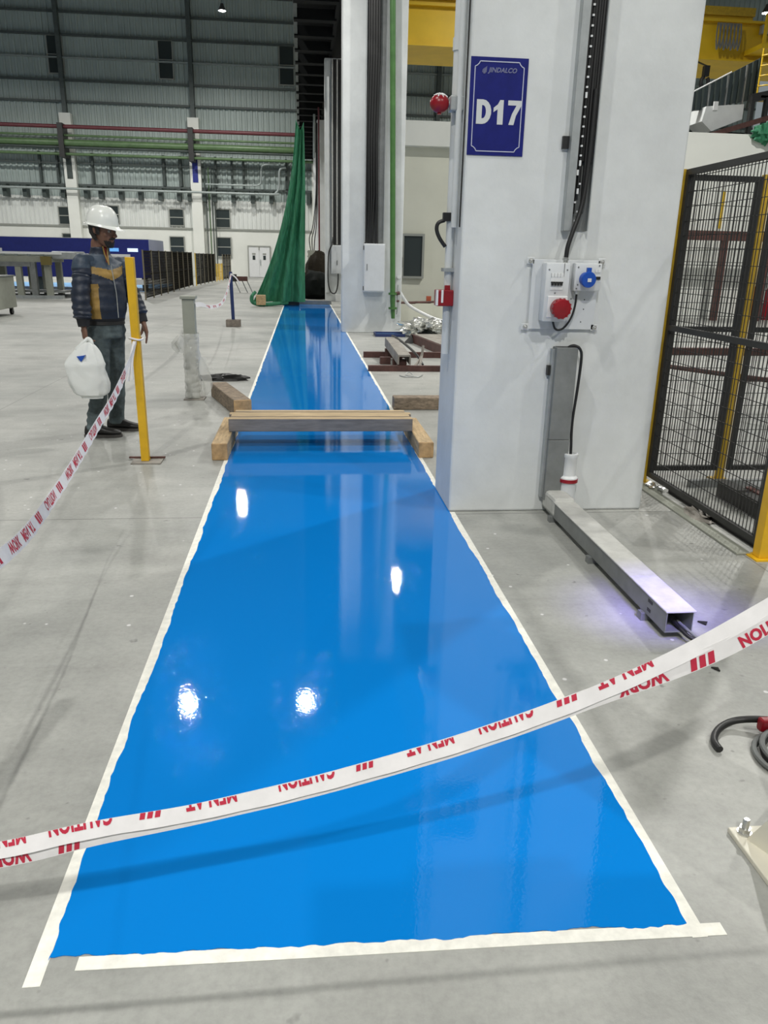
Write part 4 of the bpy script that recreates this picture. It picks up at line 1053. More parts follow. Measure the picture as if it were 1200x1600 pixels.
def post(x, y, h=2.01, m='yellow_dull', w=.024):
    MB().bbox(x - w, x + w, y - w, y + w, .008, h, b=.003).build('post', M[m], cg)
    box('post_foot', M[m], cg, x - .06, x + .06, y - .06, y + .06, 0, .008)
post(2.345, 4.955); frame_panel((2.372, 4.92), (2.372, 3.565), .055, 2.005, 1.06)
post(2.372, 3.52, 2.01, 'yellow', .032)
frame_panel((2.41, 4.985), (2.895, 4.985), .075, 1.985, 1.045)
post(2.935, 5.0, 2.0); frame_panel((2.975, 4.985), (3.95, 4.985), .075, 1.985, 1.045)
post(3.99, 5.0, 2.0)
box('floor_channel', M['galv_dark'], cg, 2.62, 3.9, 4.80, 4.84, .0, .05)
box('kick_rail', M['near_black'], cg, 2.42, 2.45, 3.6, 4.7, .0, .03)
rt = thing('red_trolley_base', 'dark red low steel base behind the cage mesh', 'steel base', (3.0, 4.3, 0))
box('body', M['rust'], rt, 2.78, 3.4, 4.05, 4.42, 0, .12); box('top', M['galv_dark'], rt, 2.82, 3.38, 4.15, 4.5, .12, .13)
box('beam', M['near_black'], rt, 2.70, 2.78, 4.1, 4.6, 0, .11)
# debris along the cage sill
sl = tag(MB().bbox(2.26, 2.34, 3.56, 4.90, 0, .012, b=.003).build('sill_strip', M['stub_grey'], None), 'low dusty strip on the floor along the cage', 'strip')
tag(blob('grit_heap', (2.36, 4.18, .01), 1.0, (.05, .13, .03), M['rust_grey'], 2.2, .9, 16, 4.0), 'small heap of grit under the cage rail', 'grit')
tag(blob('grit_heap', (2.36, 4.78, .01), 1.0, (.05, .10, .025), M['foil'], 6.2, .9, 16, 4.0), 'small scrap of foil under the cage rail by the column', 'scrap')

# things inside the right bay, seen through the mesh
pf = thing('portal_frame', 'brown steel portal frame standing in front of the cream wall', 'frame', (11.2, 20.8, 0))
box('top_beam', M['rust'], pf, 9.6, 13.2, 20.7, 20.9, 2.08, 2.32)
for x in (11.35, 12.6): box('leg', M['rust'], pf, x - .14, x + .02, 20.72, 20.88, 0, 2.08)
box('hanger', M['crane_yellow'], pf, 11.05, 11.12, 20.78, 20.82, 2.38, 3.3)
for i, x in enumerate((12.75, 13.15)):
    e = thing('red_cylinder', ('left', 'right')[i] + ' one of two red cylinders standing behind the cage mesh', 'cylinder', (x, 22.5 - 1.0, 0), 'red cylinders by the cream wall')
    MB().lathe((x, 21.3, 0), [(.13, 0), (.14, .05), (.14, .75), (.08, .9), (.04, .95), (.04, 1.05)], 16).build('body', M['red_plastic'], e, smooth=True)
    cyl('valve', M['near_black'], e, (x, 21.3, 1.05), (x, 21.3, 1.15), .05, 8)
lbm = thing('brown_rack', 'low brown steel rack of bars behind the cage', 'rack', (4.2, 8.2, 0))
tube('bar', M['rust'], lbm, [(3.60, 8.6, .40), (4.75, 6.6, .40)], .026, 6)
tube('bar', M['rust'], lbm, [(4.30, 7.5, .34), (6.2, 7.6, .34)], .026, 6)
for p in ((3.78, 8.3), (4.6, 6.9), (5.9, 7.58)): box('leg', M['rust'], lbm, p[0] - .04, p[0] + .04, p[1] - .04, p[1] + .04, 0, .38)
tag(box('steel_bar', M['rust'], None, 5.3, 9.2, 12.5, 12.62, 0, .12), 'long brown steel bar lying on the floor behind the cage', 'steel bar')

# ================================================================== OVERHEAD CRANE AND CLUTTER (right bay)
cr = thing('bridge_crane', 'yellow overhead bridge crane spanning the right-hand bay', 'crane', (12, 33.5, 9))
box('girder', M['crane_yellow'], cr, 2.3, 30, 32.15, 34.9, 9.0, 10.22)
box('top_flange', M['crane_yellow'], cr, 2.3, 30, 31.95, 35.0, 10.22, 10.30)
box('bottom_flange', M['crane_yellow'], cr, 2.3, 30, 32.0, 35.0, 8.94, 9.0)
box('crab_rail', M['yellow_dull'], cr, 2.3, 17.2, 31.9, 32.2, 10.42, 10.70)
box('rail_web', M['crane_yellow'], cr, 2.3, 17.2, 32.05, 32.15, 10.30, 10.42)
box('end_platform', M['crane_yellow'], cr, 17.1, 20, 30.9, 32.15, 9.15, 9.32)
box('platform_post', M['crane_yellow'], cr, 17.15, 17.25, 30.95, 31.05, 9.32, 10.3)
box('control_box', M['galv'], cr, 17.5, 17.9, 31.8, 32.0, 9.85, 10.15)
for k in range(7):
    x = 15.75 + k * .14
    tube('festoon_cable', M['galv_dark'], cr, spline([(x, 31.85, 10.15), (x - .03, 31.8, 9.7), (x + .03, 31.78, 9.25 + .05 * (k % 2)), (x + .10, 31.8, 9.7), (x + .07, 31.85, 10.15)]), .03, 6)
hk = thing('crane_hook', 'black crane hook hanging under the yellow girder', 'hook', (15.1, 31, 7.6))
tube('hook', M['black'], hk, [(15.1 + .14 * math.cos(a), 31, 7.95 + .20 * math.sin(a)) for a in [PI * .6 + 2 * PI * .85 * k / 20 for k in range(21)]], .07, 8)
box('block', M['black'], hk, 15.0, 15.2, 30.9, 31.1, 8.15, 8.5); cyl('rope', M['near_black'], hk, (15.1, 31, 8.5), (15.1, 32.3, 9.0), .03, 6)

cv = thing('ribbed_chute', 'dark ribbed sheet chute sloping above the cream wall', 'chute', (11.5, 25, 5.6))
mb = MB()
P = [(11.30, 24.2, 6.15), (13.45, 24.2, 7.25), (13.45, 24.2, 6.15), (11.75, 24.2, 5.80), (11.30, 24.2, 5.75)]
mb.prism(P, (0, .12, 0)); mb.build('sheet', mat('dark_teal_sheet', (.03, .045, .048, 1), .5), cv)
tube('edge_rail', M['white_plastic'], cv, [(11.25, 24.15, 6.16), (12.55, 24.15, 6.82)], .02, 6)
for k in range(12):
    t = k / 11; x = 11.42 + t * 1.95
    box('rib', M['steel_dark'] if k % 3 else M['galv_dark'], cv, x - .02, x + .02, 24.14, 24.20, 5.78 + .10 * t, 6.20 + 1.0 * t)
wd_ = thing('white_duct_box', 'white faceted duct box on top of the cream wall', 'duct', (12.2, 24.0, 5.1))
mb = MB(); mb.prism([(11.72, 23.9, 5.45), (11.80, 23.9, 5.85), (12.95, 23.9, 5.95), (12.95, 23.9, 5.55), (12.05, 23.9, 5.20)], (0, .9, 0)); mb.build('body', M['white_paint'], wd_)
box('lug', M['white_plastic'], wd_, 12.0, 12.13, 23.85, 23.9, 5.75, 5.98)
pl = thing('platform_beam', 'dark steel platform beams above the cream wall', 'platform', (12.6, 23.5, 5.0))
mb = MB(); mb.beam((11.8, 23.4, 5.02), (14.2, 23.4, 5.75), .12, .14); mb.build('sloping_beam', M['rust'], pl)
mb = MB(); mb.beam((12.9, 23.5, 6.02), (14.4, 23.5, 6.35), .2, .22); mb.build('top_beam', M['near_black'], pl)
for x in (12.92, 13.35): box('post', M['near_black'], pl, x - .05, x + .05, 23.35, 23.5, 4.8, 6.05)
box('rear_sheet', M['tarp'], pl, 11.0, 14.4, 24.9, 25.0, 4.6, 5.35)
lc = thing('ladder_cage', 'yellow caged ladder beside the dark chute', 'ladder', (13.6, 23.9, 6.0))
for z in (6.12, 6.38, 6.64, 6.90, 7.16):
    tube('hoop', M['crane_yellow'], lc, [(13.55 + .38 * math.cos(a), 23.7 + .3 * math.sin(a), z) for a in [PI + PI * k / 12 for k in range(13)]], .02, 6)
for x in (13.18, 13.42, 13.68): tube('upright', M['crane_yellow'], lc, [(x, 23.7 - (.26 if x > 13.3 else 0), 6.08), (x, 23.7 - (.26 if x > 13.3 else 0), 7.35)], .025, 6)
box('tray', M['crane_yellow'], lc, 13.15, 14.0, 23.4, 24.0, 6.04, 6.10)
tag(blob('green_net_bundle', (12.55, 21.62, 4.84), 1.0, (.44, .20, .24), M['net'], 4.2, .6, 26, 2.6, flat=False), 'green net bundle thrown over the top of the cream wall', 'netting')

# violet marker lamp on the beige machine
vl = thing('marker_lamp', 'small violet marker lamp on the beige machine column', 'lamp', (1.56, 1.42, 1.62))
MB().bbox(1.40, 1.72, 1.415, 1.45, 1.62, 1.68, b=.006).build('housing', M['near_black'], vl)
box('lens', mat('violet_lens', (.3, .25, .9, 1), .3, emit=(.35, .28, 1, 1), estr=4), vl, 1.42, 1.70, 1.45, 1.456, 1.628, 1.66)
ld = bpy.data.lights.new('marker_light', 'AREA'); ld.shape = 'RECTANGLE'; ld.size = .55; ld.size_y = .03; ld.energy = 1.9; ld.color = (.36, .30, 1.0); ld.spread = math.radians(16)
lo = bpy.data.objects.new('marker_light', ld); COL.objects.link(lo); lo.parent = vl; lo.location = (0, .045, .02)
_dv = Vector((1.58, 2.92, 0)) - Vector((1.56, 1.465, 1.64)); lo.rotation_euler = _dv.to_track_quat('-Z', 'Y').to_euler()

# ================================================================== LEFT HALL
# pipes along the far wall
PY = 56.2
def wall_pipe(z, r, m, label, x1=32): return tag(MB().tube([(-46, PY, z), (x1, PY, z)], r, 12).build('service_pipe', M[m], None, smooth=True), label, 'pipe', 'service pipes along the far wall')
wall_pipe(9.07, .12, 'red_pipe', 'dark red service pipe, topmost pipe along the far wall')
wall_pipe(8.56, .07, 'green_pipe', 'thin green service pipe just under the dark red one')
wall_pipe(8.13, .20, 'green_pipe', 'thickest green service pipe along the far wall')
wall_pipe(7.86, .08, 'steel_dark', 'dark service pipe tucked under the thickest green one')
wall_pipe(7.46, .085, 'green_pipe', 'lowest green service pipe along the far wall')
tag(tube('grey_conduit', M['grey_pipe'], None, spline([(-46, 56.6, 5.42), (-10, 56.6, 5.42), (-2.2, 56.6, 5.42), (-1.75, 56.6, 5.5), (-1.5, 56.6, 5.85), (-1.45, 56.6, 6.8), (-1.3, 56.6, 7.05), (-1.0, 56.6, 7.1)], 6), .075, 10), 'long grey conduit above the bracket row, bending up beside the net', 'conduit')
tag(tube('grey_conduit', M['grey_pipe'], None, spline([(-6.4, 56.8, 5.95), (-3.5, 56.8, 5.95), (-2.85, 56.8, 6.0), (-2.7, 56.8, 6.25), (-2.65, 56.8, 7.0), (-2.45, 56.8, 7.25), (-1.6, 56.8, 7.35)], 6), .055, 10), 'shorter grey conduit stepping up left of the net', 'conduit')
for i, x in enumerate((-6.42, -6.22, -6.02, -5.86)):
    tag(cyl('riser', M['steel_dark'] if i != 1 else M['green_pipe'], None, (x, 57.1, 0), (x, 57.1, 7.0), .035, 8), ('first', 'second', 'third', 'fourth')[i] + ' thin dark riser from the left between the far wall windows', 'pipe', 'thin risers on the far wall')

# long blue machine
bm_ = thing('blue_machine', 'long deep blue processing machine in the left hall', 'machine', (-14, 34.5, 0))
box('upper_housing', M['blue_machine'], bm_, -17.2, -6.05, 33.0, 36.2, .50, 1.97)
box('upper_housing', M['blue_machine'], bm_, -30, -18.2, 33.0, 36.2, .50, 2.03)
box('gap_panel', M['blue_machine'], bm_, -18.2, -17.2, 33.4, 36.2, .50, 1.93)
box('lit_side_panel', M['lit_lavender'], bm_, -6.05, -6.01, 33.0, 36.2, .42, 1.97)  # light on the side face is put into its pale colour
box('roof_lip', M['white_plastic'], bm_, -17.2, -6.05, 33.0, 36.2, 1.97, 1.985)
for k in range(12): box('leg', M['steel_dark'], bm_, -29 + k * 2.05, -28.8 + k * 2.05, 33.2, 33.4, 0, .5)
box('screen', M['led_blue'], bm_, -7.62, -7.22, 32.97, 33.0, 1.50, 1.63)
box('screen', M['led_white'], bm_, -6.88, -6.48, 32.97, 33.0, 1.50, 1.63)
for x in (-18.0, -15.6, -13.6, -12.0): box('white_flap', M['white_plastic'], bm_, x - .35, x + .35, 32.95, 33.0, 1.42, 1.55)
box('foot_box', M['white_plastic'], bm_, -6.9, -6.2, 32.8, 33.2, .25, .45)
tag(box('floor_marking', M['pale_blue_floor'], None, -30, -6.2, 32.6, 41, .0005, .003), 'pale blue painted floor area under the blue machine', 'floor paint')
# conveyor
cvx = thing('roller_conveyor', 'grey steel roller conveyor in front of the blue machine', 'conveyor', (-12, 27.5, 0))
box('side_rail', M['white_plastic'], cvx, -24, -7.6, 26.55, 26.62, 1.36, 1.43)
box('side_rail', M['galv'], cvx, -24, -7.6, 28.0, 28.07, 1.36, 1.43)
box('apron', M['stub_grey'], cvx, -24, -7.95, 26.62, 28.0, 1.12, 1.30)
box('lower_apron', M['galv_dark'], cvx, -24, -8.6, 26.60, 26.66, .98, 1.12)
for k in range(40):
    x = -23.8 + k * .4
    cyl('roller', M['grey_pipe'], cvx, (x, 26.62, 1.36), (x, 28.0, 1.36), .07, 10)
for x in (-21.5, -19.9, -18.3, -16.7, -15.1, -13.5, -11.9, -10.9, -9.9, -9.0, -8.55, -8.1):
    box('leg', M['stub_grey'] if x != -8.55 else M['galv_dark'], cvx, x - .09, x + .09, 26.62, 26.80, .1, 1.12)
    box('leg', M['stub_grey'], cvx, x - .09, x + .09, 27.8, 27.98, .1, 1.12)
box('bottom_rail', M['galv'], cvx, -24, -7.7, 26.60, 26.82, 0, .10)
box('bottom_rail', M['galv'], cvx, -24, -7.7, 27.78, 28.0, 0, .10)
box('bottom_plate', M['galv_dark'], cvx, -11.2, -7.7, 26.82, 27.78, .18, .24)
box('drive_box', mat('olive_drive_paint', (.15, .12, .03, 1), .6), cvx, -8.22, -7.92, 26.44, 26.6, 1.04, 1.30)
box('transfer_rail', M['white_plastic'], cvx, -7.2, -5.55, 26.9, 26.98, 1.33, 1.41)
box('transfer_rail', M['galv_dark'], cvx, -7.2, -5.55, 26.9, 27.6, 1.22, 1.32)
MB().bbox(-7.95, -7.2, 26.7, 27.9, 1.22, 1.46, b=.04).build('end_guard', M['galv'], cvx)
# cart
ct = thing('metal_cart', 'grey metal cart on casters at the left edge', 'cart', (-7.3, 19.2, 0))
MB().bbox(-8.2, -6.86, 18.65, 19.95, .16, .87, b=.015).build('body', M['stub_grey'], ct)
box('top_tray', M['galv_dark'], ct, -8.22, -6.84, 18.63, 19.97, .87, .90)
for x, y in ((-8.05, 18.8), (-7.0, 18.8), (-8.05, 19.8), (-6.95, 19.8)):
    w_ = MB().cyl((x - .03, y, .07), (x + .03, y, .07), .07, 14).build('caster', M['near_black'], ct, smooth=True)
    box('fork', M['galv_dark'], w_, x - .04, x + .04, y - .03, y + .03, .08, .16)
# mesh fences
M['fence_post'] = mat('tan_fence_post', (.19, .165, .11, 1), .6)
M['fence_wire'] = mat('dark_fence_wire', (.014, .012, .008, 1), .8, spec=.1)
def fence(a, b, n, h, label, first=None, m='near_black', step=.055):
    a = Vector((a[0], a[1], 0)); b = Vector((b[0], b[1], 0)); d = (b - a).normalized(); L = (b - a).length; nr = Vector((-d.y, d.x, 0))
    t = thing('mesh_fence', label, 'fence', (a.x, a.y, 0), 'mesh fences along the aisle')
    for i in range(n + 1):
        p = a + d * (L * i / n)
        MB().obox(p + Vector((0, 0, h / 2)), d, nr, (0, 0, 1), .022, .022, h / 2).build('post', M['crane_yellow'] if (first and i == 0) else M['fence_post'] if m != 'crane_yellow' else M[m], t)
        if i < n:
            q0 = p + d * .05; q1 = a + d * (L * (i + 1) / n - .05); c = (q0 + q1) / 2; hl = (q1 - q0).length / 2
            mb = MB()
            for z in (.08, h * .52, h - .04): mb.obox(c + Vector((0, 0, z)), d, nr, (0, 0, 1), hl, .012, .02)
            s = -hl
            while s <= hl:
                mb.obox(c + d * s + Vector((0, 0, h / 2 + .02)), d, nr, (0, 0, 1), .0065, .003, h / 2 - .06); s += step
            z = .15
            while z < h - .05:
                mb.obox(c + Vector((0, 0, z)), d, nr, (0, 0, 1), hl, .004, .008); z += .09
            o = mb.build('mesh_panel', M['fence_wire'] if m == 'near_black' else M[m], t)
    return t
fence((-5.09, 26.6), (-5.23, 39.2), 8, 1.56, 'near dark mesh fence with eight panels beside the blue machine')
fence((-5.12, 39.6), (-4.92, 46.3), 5, 1.52, 'middle dark mesh fence starting at a yellow post', first=True)
fence((-4.90, 46.9), (-4.80, 49.2), 2, .98, 'low yellow fence between the dark mesh fences', m='crane_yellow', step=.09)
fence((-4.78, 49.5), (-4.55, 52.2), 3, 1.5, 'farthest dark mesh fence near the white double door')

# ================================================================== WORKER
M['skin'] = mat('brown_skin', (.17, .085, .055, 1), .55, var=.08, vscale=20)
M['hair'] = mat('black_hair', (.012, .010, .009, 1), .6, var=.3, vscale=60, bump=.5, bscale=90)
M['navy_cloth'] = mat('navy_quilted_jacket', (.013, .020, .038, 1), .5, var=.25, vscale=9, bump=.35, bscale=16)
M['steel_cloth'] = mat('grey_blue_jacket_yoke', (.045, .066, .096, 1), .5, var=.2, vscale=9, bump=.3, bscale=16)
M['mustard'] = mat('mustard_jacket_panel', (.30, .185, .045, 1), .55, var=.2, vscale=9, bump=.3, bscale=18)
M['rib_knit'] = mat('black_knit_cuff', (.012, .013, .016, 1), .8)
M['denim'] = mat('faded_grey_denim', (.075, .098, .102, 1), .8, var=.55, vscale=9, bump=.3, bscale=22)
M['shoe'] = mat('black_shoe_leather', (.018, .017, .016, 1), .45, var=.3)
M['sole'] = mat('dusty_shoe_sole', (.07, .065, .06, 1), .8)
M['red_shirt'] = mat('red_shirt', (.20, .012, .012, 1), .7)
M['helmet'] = mat('white_helmet_shell', (.82, .84, .80, 1), .28)
M['bag'] = mat('white_plastic_bag', (.78, .80, .78, 1), .4, bump=.3, bscale=10)
wk = thing('person', 'worker in white helmet and navy mustard jacket carrying a white bag', 'person', (-1.6, 6.55, 0))
UP = Vector((0, 0, 1))
def yaw(a): a = math.radians(a); return Vector((math.cos(a), math.sin(a), 0))
TF = yaw(-42); TR = TF.cross(UP)                     # torso forward, right
HF0 = yaw(-24); HR = HF0.cross(UP); pt = math.radians(9)
HF = (HF0 * math.cos(pt) - UP * math.sin(pt)); HU = HR.cross(HF)
CT = Vector((-1.572, 6.50, 0))                        # torso axis
HC = Vector((-1.522, 6.462, 1.612))                   # head centre
def ell(mb, c, ax, rings_, F, R, n=24):
    """stack of ellipses along ax: (h, half right, half forward, forward offset)"""
    mb.rings([[c + ax * h + F * (o + b * math.sin(2 * PI * k / n)) + R * (a * math.cos(2 * PI * k / n)) for k in range(n)] for h, a, b, o in rings_])
HD = [(-.118, .016, .022, .058), (-.112, .034, .038, .050), (-.095, .048, .055, .035), (-.065, .060, .076, .016), (-.025, .069, .089, .004), (.02, .074, .096, 0), (.06, .075, .098, -.003), (.09, .064, .083, -.005), (.110, .035, .045, -.005), (.116, .01, .014, -.005)]
def H(f, r, u): return HC + HF * f + HR * r + HU * u
body = MB()
ell(body, HC, HU, HD, HF, HR)
body.tube([H(.088, 0, .022), H(.106, 0, -.004), H(.119, 0, -.026), H(.104, 0, -.036)], [.008, .012, .016, .010], 8)     # nose
for s in (-1, 1):
    body.sphere(H(.112, .012 * s, -.030), .009, 8)
    body.tube([H(.080, .012 * s, .030), H(.083, .040 * s, .034), H(.060, .060 * s, .026)], [.011, .012, .009], 8)         # brow
    body.tube([H(.066, .045 * s, -.018), H(.058, .052 * s, -.034)], [.017, .012], 8)                                       # cheek
    body.tube([H(-.012, .073 * s, .022), H(-.016, .082 * s, .008), H(-.010, .080 * s, -.018), H(-.002, .073 * s, -.030)], [.010, .014, .012, .007], 8)
body.tube([H(.086, -.024, -.060), H(.097, 0, -.056), H(.086, .024, -.060)], [.005, .008, .005], 8)
body.tube([H(.083, -.020, -.069), H(.094, 0, -.068), H(.083, .020, -.069)], [.006, .009, .006], 8)
NB = CT + Vector((.0, -.01, 1.42))
body.tube([H(-.02, 0, -.06), H(-.035, 0, -.10), NB + UP * .03, NB - UP * .05], [.056, .056, .062, .08], 14)
ell(body, CT, UP, [(.88, .14, .10, 0), (1.0, .145, .105, 0), (1.15, .155, .11, 0), (1.28, .165, .11, 0), (1.37, .15, .09, 0), (1.42, .08, .06, 0)], TF, TR)
SH_R, EL_R, WR_R = Vector((-1.672, 6.365, 1.365)), Vector((-1.690, 6.295, 1.125)), Vector((-1.682, 6.268, .905))
SH_L, EL_L, WR_L = Vector((-1.452, 6.630, 1.345)), Vector((-1.378, 6.655, 1.125)), Vector((-1.298, 6.600, .920))
for sh, el, wr in ((SH_R, EL_R, WR_R), (SH_L, EL_L, WR_L)):
    body.tube([CT + UP * 1.34, sh, (sh + el) / 2, el, (el + wr) / 2, wr], [.07, .055, .048, .042, .036, .027], 12)
def hand(wrist, d, nrm, thumb_side, curls, sc=1.0):
    """palm with four fingers and a thumb; nrm is the palm side direction"""
    d = Vector(d).normalized(); nrm = Vector(nrm); nrm = (nrm - d * nrm.dot(d)).normalized(); w = d.cross(nrm) * thumb_side
    rg = []
    for t, a, b in ((-.02, .026, .022), (.01, .030, .019), (.045, .040, .017), (.085, .041, .014), (.095, .036, .010)):
        c = wrist + d * t * sc
        rg.append([c + w * (a * sc * math.cos(2 * PI * k / 14)) + nrm * (b * sc * math.sin(2 * PI * k / 14)) for k in range(14)])
    body.rings(rg)
    for i, (off, ln, r) in enumerate(((.034, .076, .0088), (.0115, .085, .0090), (-.012, .079, .0088), (-.034, .062, .0078))):
        p = wrist + d * .085 * sc + w * off * sc; ang = .15; pts = [p - d * .02]; cur = d.copy()
        pts.append(p)
        for j, fr in enumerate((.45, .32, .25)):
            ang = curls[i] * (.75, .85, .6)[j]
            cur = (cur * math.cos(ang) + (nrm * math.cos(0)) * math.sin(ang)); cur = cur.normalized()
            p = p + cur * ln * fr * sc; pts.append(p)
            nn = nrm - cur * nrm.dot(cur)
            nrm_loc = nn
        body.tube(pts, [r * 1.1, r * 1.05, r, r * .92, r * .75], 8)
    tb = wrist + d * .025 * sc + w * .028 * sc
    body.tube([tb, tb + (w * .6 + d * .6 + nrm * .25).normalized() * .035 * sc, tb + (w * .6 + d * .6 + nrm * .25).normalized() * .035 * sc + (d * .8 + w * .15 + nrm * .5).normalized() * .032 * sc,
               tb + (w * .6 + d * .6 + nrm * .25).normalized() * .035 * sc + (d * .8 + w * .15 + nrm * .5).normalized() * .032 * sc + (d * .7 + nrm * .7).normalized() * .024 * sc], [.016, .013, .0115, .008], 8)
hand(WR_R, Vector((.04, -.08, -1)), Vector((.75, .55, 0)), -1, (1.25, 1.3, 1.3, 1.25))
hand(WR_L, Vector((.26, -.10, -1)), Vector((-.85, -.35, -.1)), 1, (.18, .26, .34, .44), 1.05)
HP_R, KN_R, AN_R = Vector((-1.632, 6.455, .88)), Vector((-1.630, 6.405, .48)), Vector((-1.715, 6.43, .095))
HP_L, KN_L, AN_L = Vector((-1.545, 6.575, .88)), Vector((-1.560, 6.64, .48)), Vector((-1.600, 6.70, .095))
for hp, kn, an in ((HP_R, KN_R, AN_R), (HP_L, KN_L, AN_L)):
    body.tube([hp + UP * .06, hp, (hp + kn) / 2, kn, (kn * .6 + an * .4), an, an + Vector((.03, 0, -.05))], [.085, .082, .066, .05, .05, .034, .03], 12)
vs, fs = remesh(body, .0062, 2)
mb = MB(); mb.add(vs, fs); mb.build('body', M['skin'], wk, smooth=True)
# face details
for s in (-1, 1):
    e = MB().sphere(H(.080, .031 * s, .006), .0135, 10).build('eye', mat('eye_white', (.25, .23, .21, 1), .3) if s < 0 else bpy.data.materials['eye_white'], wk, smooth=True)
    MB().sphere(H(.0915, .031 * s, .004), .0058, 8).build('iris', M['hair'], e, smooth=True)
    MB().tube([H(.095, .013 * s, .030), H(.097, .034 * s, .036), H(.078, .058 * s, .028)], [.005, .006, .003], 6).build('eyebrow', M['hair'], wk, smooth=True)
# hair at the back and sides, beard
def shell(name, sel, grow, m, u0=-.13, u1=.07, jag=.01):
    """part of the head surface pushed outwards"""
    mb = MB(); n = 64; rows = []
    def lerp_ring(h):
        for a, b in zip(HD, HD[1:]):
            if a[0] <= h <= b[0]:
                t = (h - a[0]) / (b[0] - a[0]); return [x + (y - x) * t for x, y in zip(a, b)]
        return HD[0] if h < HD[0][0] else HD[-1]
    m_ = 30
    grid = {}
    for i in range(m_ + 1):
        h = u0 + (u1 - u0) * i / m_; r = lerp_ring(h)
        for k in range(n):
            a = 2 * PI * k / n; g = grow * (1 + .5 * noise.noise(Vector((math.cos(a) * 6, math.sin(a) * 6, h * 40))))
            grid[i, k] = H(r[3] + (r[2] + g) * math.sin(a), (r[1] + g) * math.cos(a), h)
    idx = {}; V = []
    for i in range(m_):
        for k in range(n):
            a = math.degrees(2 * PI * (k + .5) / n); h = u0 + (u1 - u0) * (i + .5) / m_
            if sel(a, h + jag * noise.noise(Vector((a * .2, h * 60, 0)))):
                q = []
                for key in ((i, k), (i, (k + 1) % n), (i + 1, (k + 1) % n), (i + 1, k)):
                    if key not in idx: idx[key] = len(V); V.append(grid[key])
                    q.append(idx[key])
                mb.f.append(tuple(q)); mb.m.append(0)
    mb.v = [tuple(v) for v in V]
    # inner skin so that the shell has thickness
    K = len(mb.v); ctr = HC
    mb.v += [tuple(Vector(v) + (ctr - Vector(v)).normalized() * (grow + .006)) for v in mb.v[:K]]
    mb.f += [tuple(K + i for i in reversed(f)) for f in mb.f]; mb.m += [0] * (len(mb.f) - len(mb.m))
    return mb.build(name, m, wk, smooth=True)
def ang(a): return min(abs(a - 90), 360 - abs(a - 90))      # angle from straight ahead
shell('hair', lambda a, h: (ang(a) > 96 and h > -.075) or (ang(a) > 74 and h > .015) or (72 < ang(a) < 88 and h > -.03), .016, M['hair'], -.10, .075)
shell('beard', lambda a, h: (ang(a) < 60 and h < -.066 and h > -.118) and not (ang(a) < 15 and -.076 < h < -.060), .007, M['hair'], -.118, -.02, .006)
MB().tube([H(.083, -.030, -.056), H(.098, -.014, -.046), H(.103, 0, -.044), H(.098, .014, -.046), H(.083, .030, -.056)], [.004, .008, .008, .008, .004], 8).build('moustache', M['hair'], wk, smooth=True)

# helmet
HH = HC + HU * .045 - HF * .006
mb = MB(); n = 48; rows = []
def hpt(f, r, u): return HH + HF * f + HR * r + HU * u
for i in range(13):
    t = i / 12; ph = t * PI / 2
    c, s_ = math.cos(ph), math.sin(ph)
    row = []
    for k in range(n):
        a = 2 * PI * k / n
        rr = .104 * c ** .75; ff = .124 * c ** .75
        lift = 0
        side = abs(math.cos(a)) * rr
        if side < .020: lift = .006 * c ** .3
        elif .036 < side < .050: lift = .003 * c ** .3
        row.append(hpt((ff + lift) * math.sin(a), (rr + lift) * math.cos(a), (.132 * s_) + lift * s_))
    rows.append(row)
brim = []
for dr, du in ((1.0, -.012), (.75, -.016), (.35, -.006), (.12, .0)):
    row = []
    for k in range(n):
        a = 2 * PI * k / n; fw = max(0, math.sin(a))
        ex = .016 + .058 * fw ** 2.0
        row.append(hpt((.124 + ex * dr) * math.sin(a), (.104 + .016 * dr + .006 * fw * dr) * math.cos(a), du - .014 * fw ** 2 * dr))
    brim.append(row)
inner = [[hpt(.12 * math.sin(2 * PI * k / n), .094 * math.cos(2 * PI * k / n), -.012) for k in range(n)]]
mb.rings(inner + brim + rows); mb.build('helmet', M['helmet'], wk, smooth=True)

# jacket
def jring(h, a, b, o=0): return (h, a, b, o)
jk = MB()
ell(jk, CT, UP, [(.925, .150, .118, .0), (.935, .160, .128, 0), (.975, .166, .135, .004), (1.02, .176, .146, .012), (1.10, .176, .146, .014), (1.20, .176, .140, .012), (1.29, .178, .128, .006), (1.355, .172, .108, 0), (1.40, .130, .090, 0), (1.432, .088, .076, .002), (1.465, .074, .072, .008), (1.492, .070, .072, .012)], TF, TR, 32)
for sh in (SH_R, SH_L): jk.tube([CT + UP * 1.33, sh * .8 + (CT + UP * 1.35) * .2, sh * .8 + CT * .2 + UP * (1.20 * .2 - .10)], [.10, .068, .05], 16)
vs, fs = remesh(jk, .0075, 3)
mb = MB()
out = []
for v in vs:
    p = v - CT; nse = noise.noise(Vector((p.x * 9, p.y * 9, p.z * 22))) * .006 + noise.noise(Vector((p.x * 4, p.y * 4, p.z * 38))) * .003
    d = Vector((p.x, p.y, 0)); d = d.normalized() if d.length > 1e-5 else d
    out.append(v + d * nse)
mb.add(out, fs)
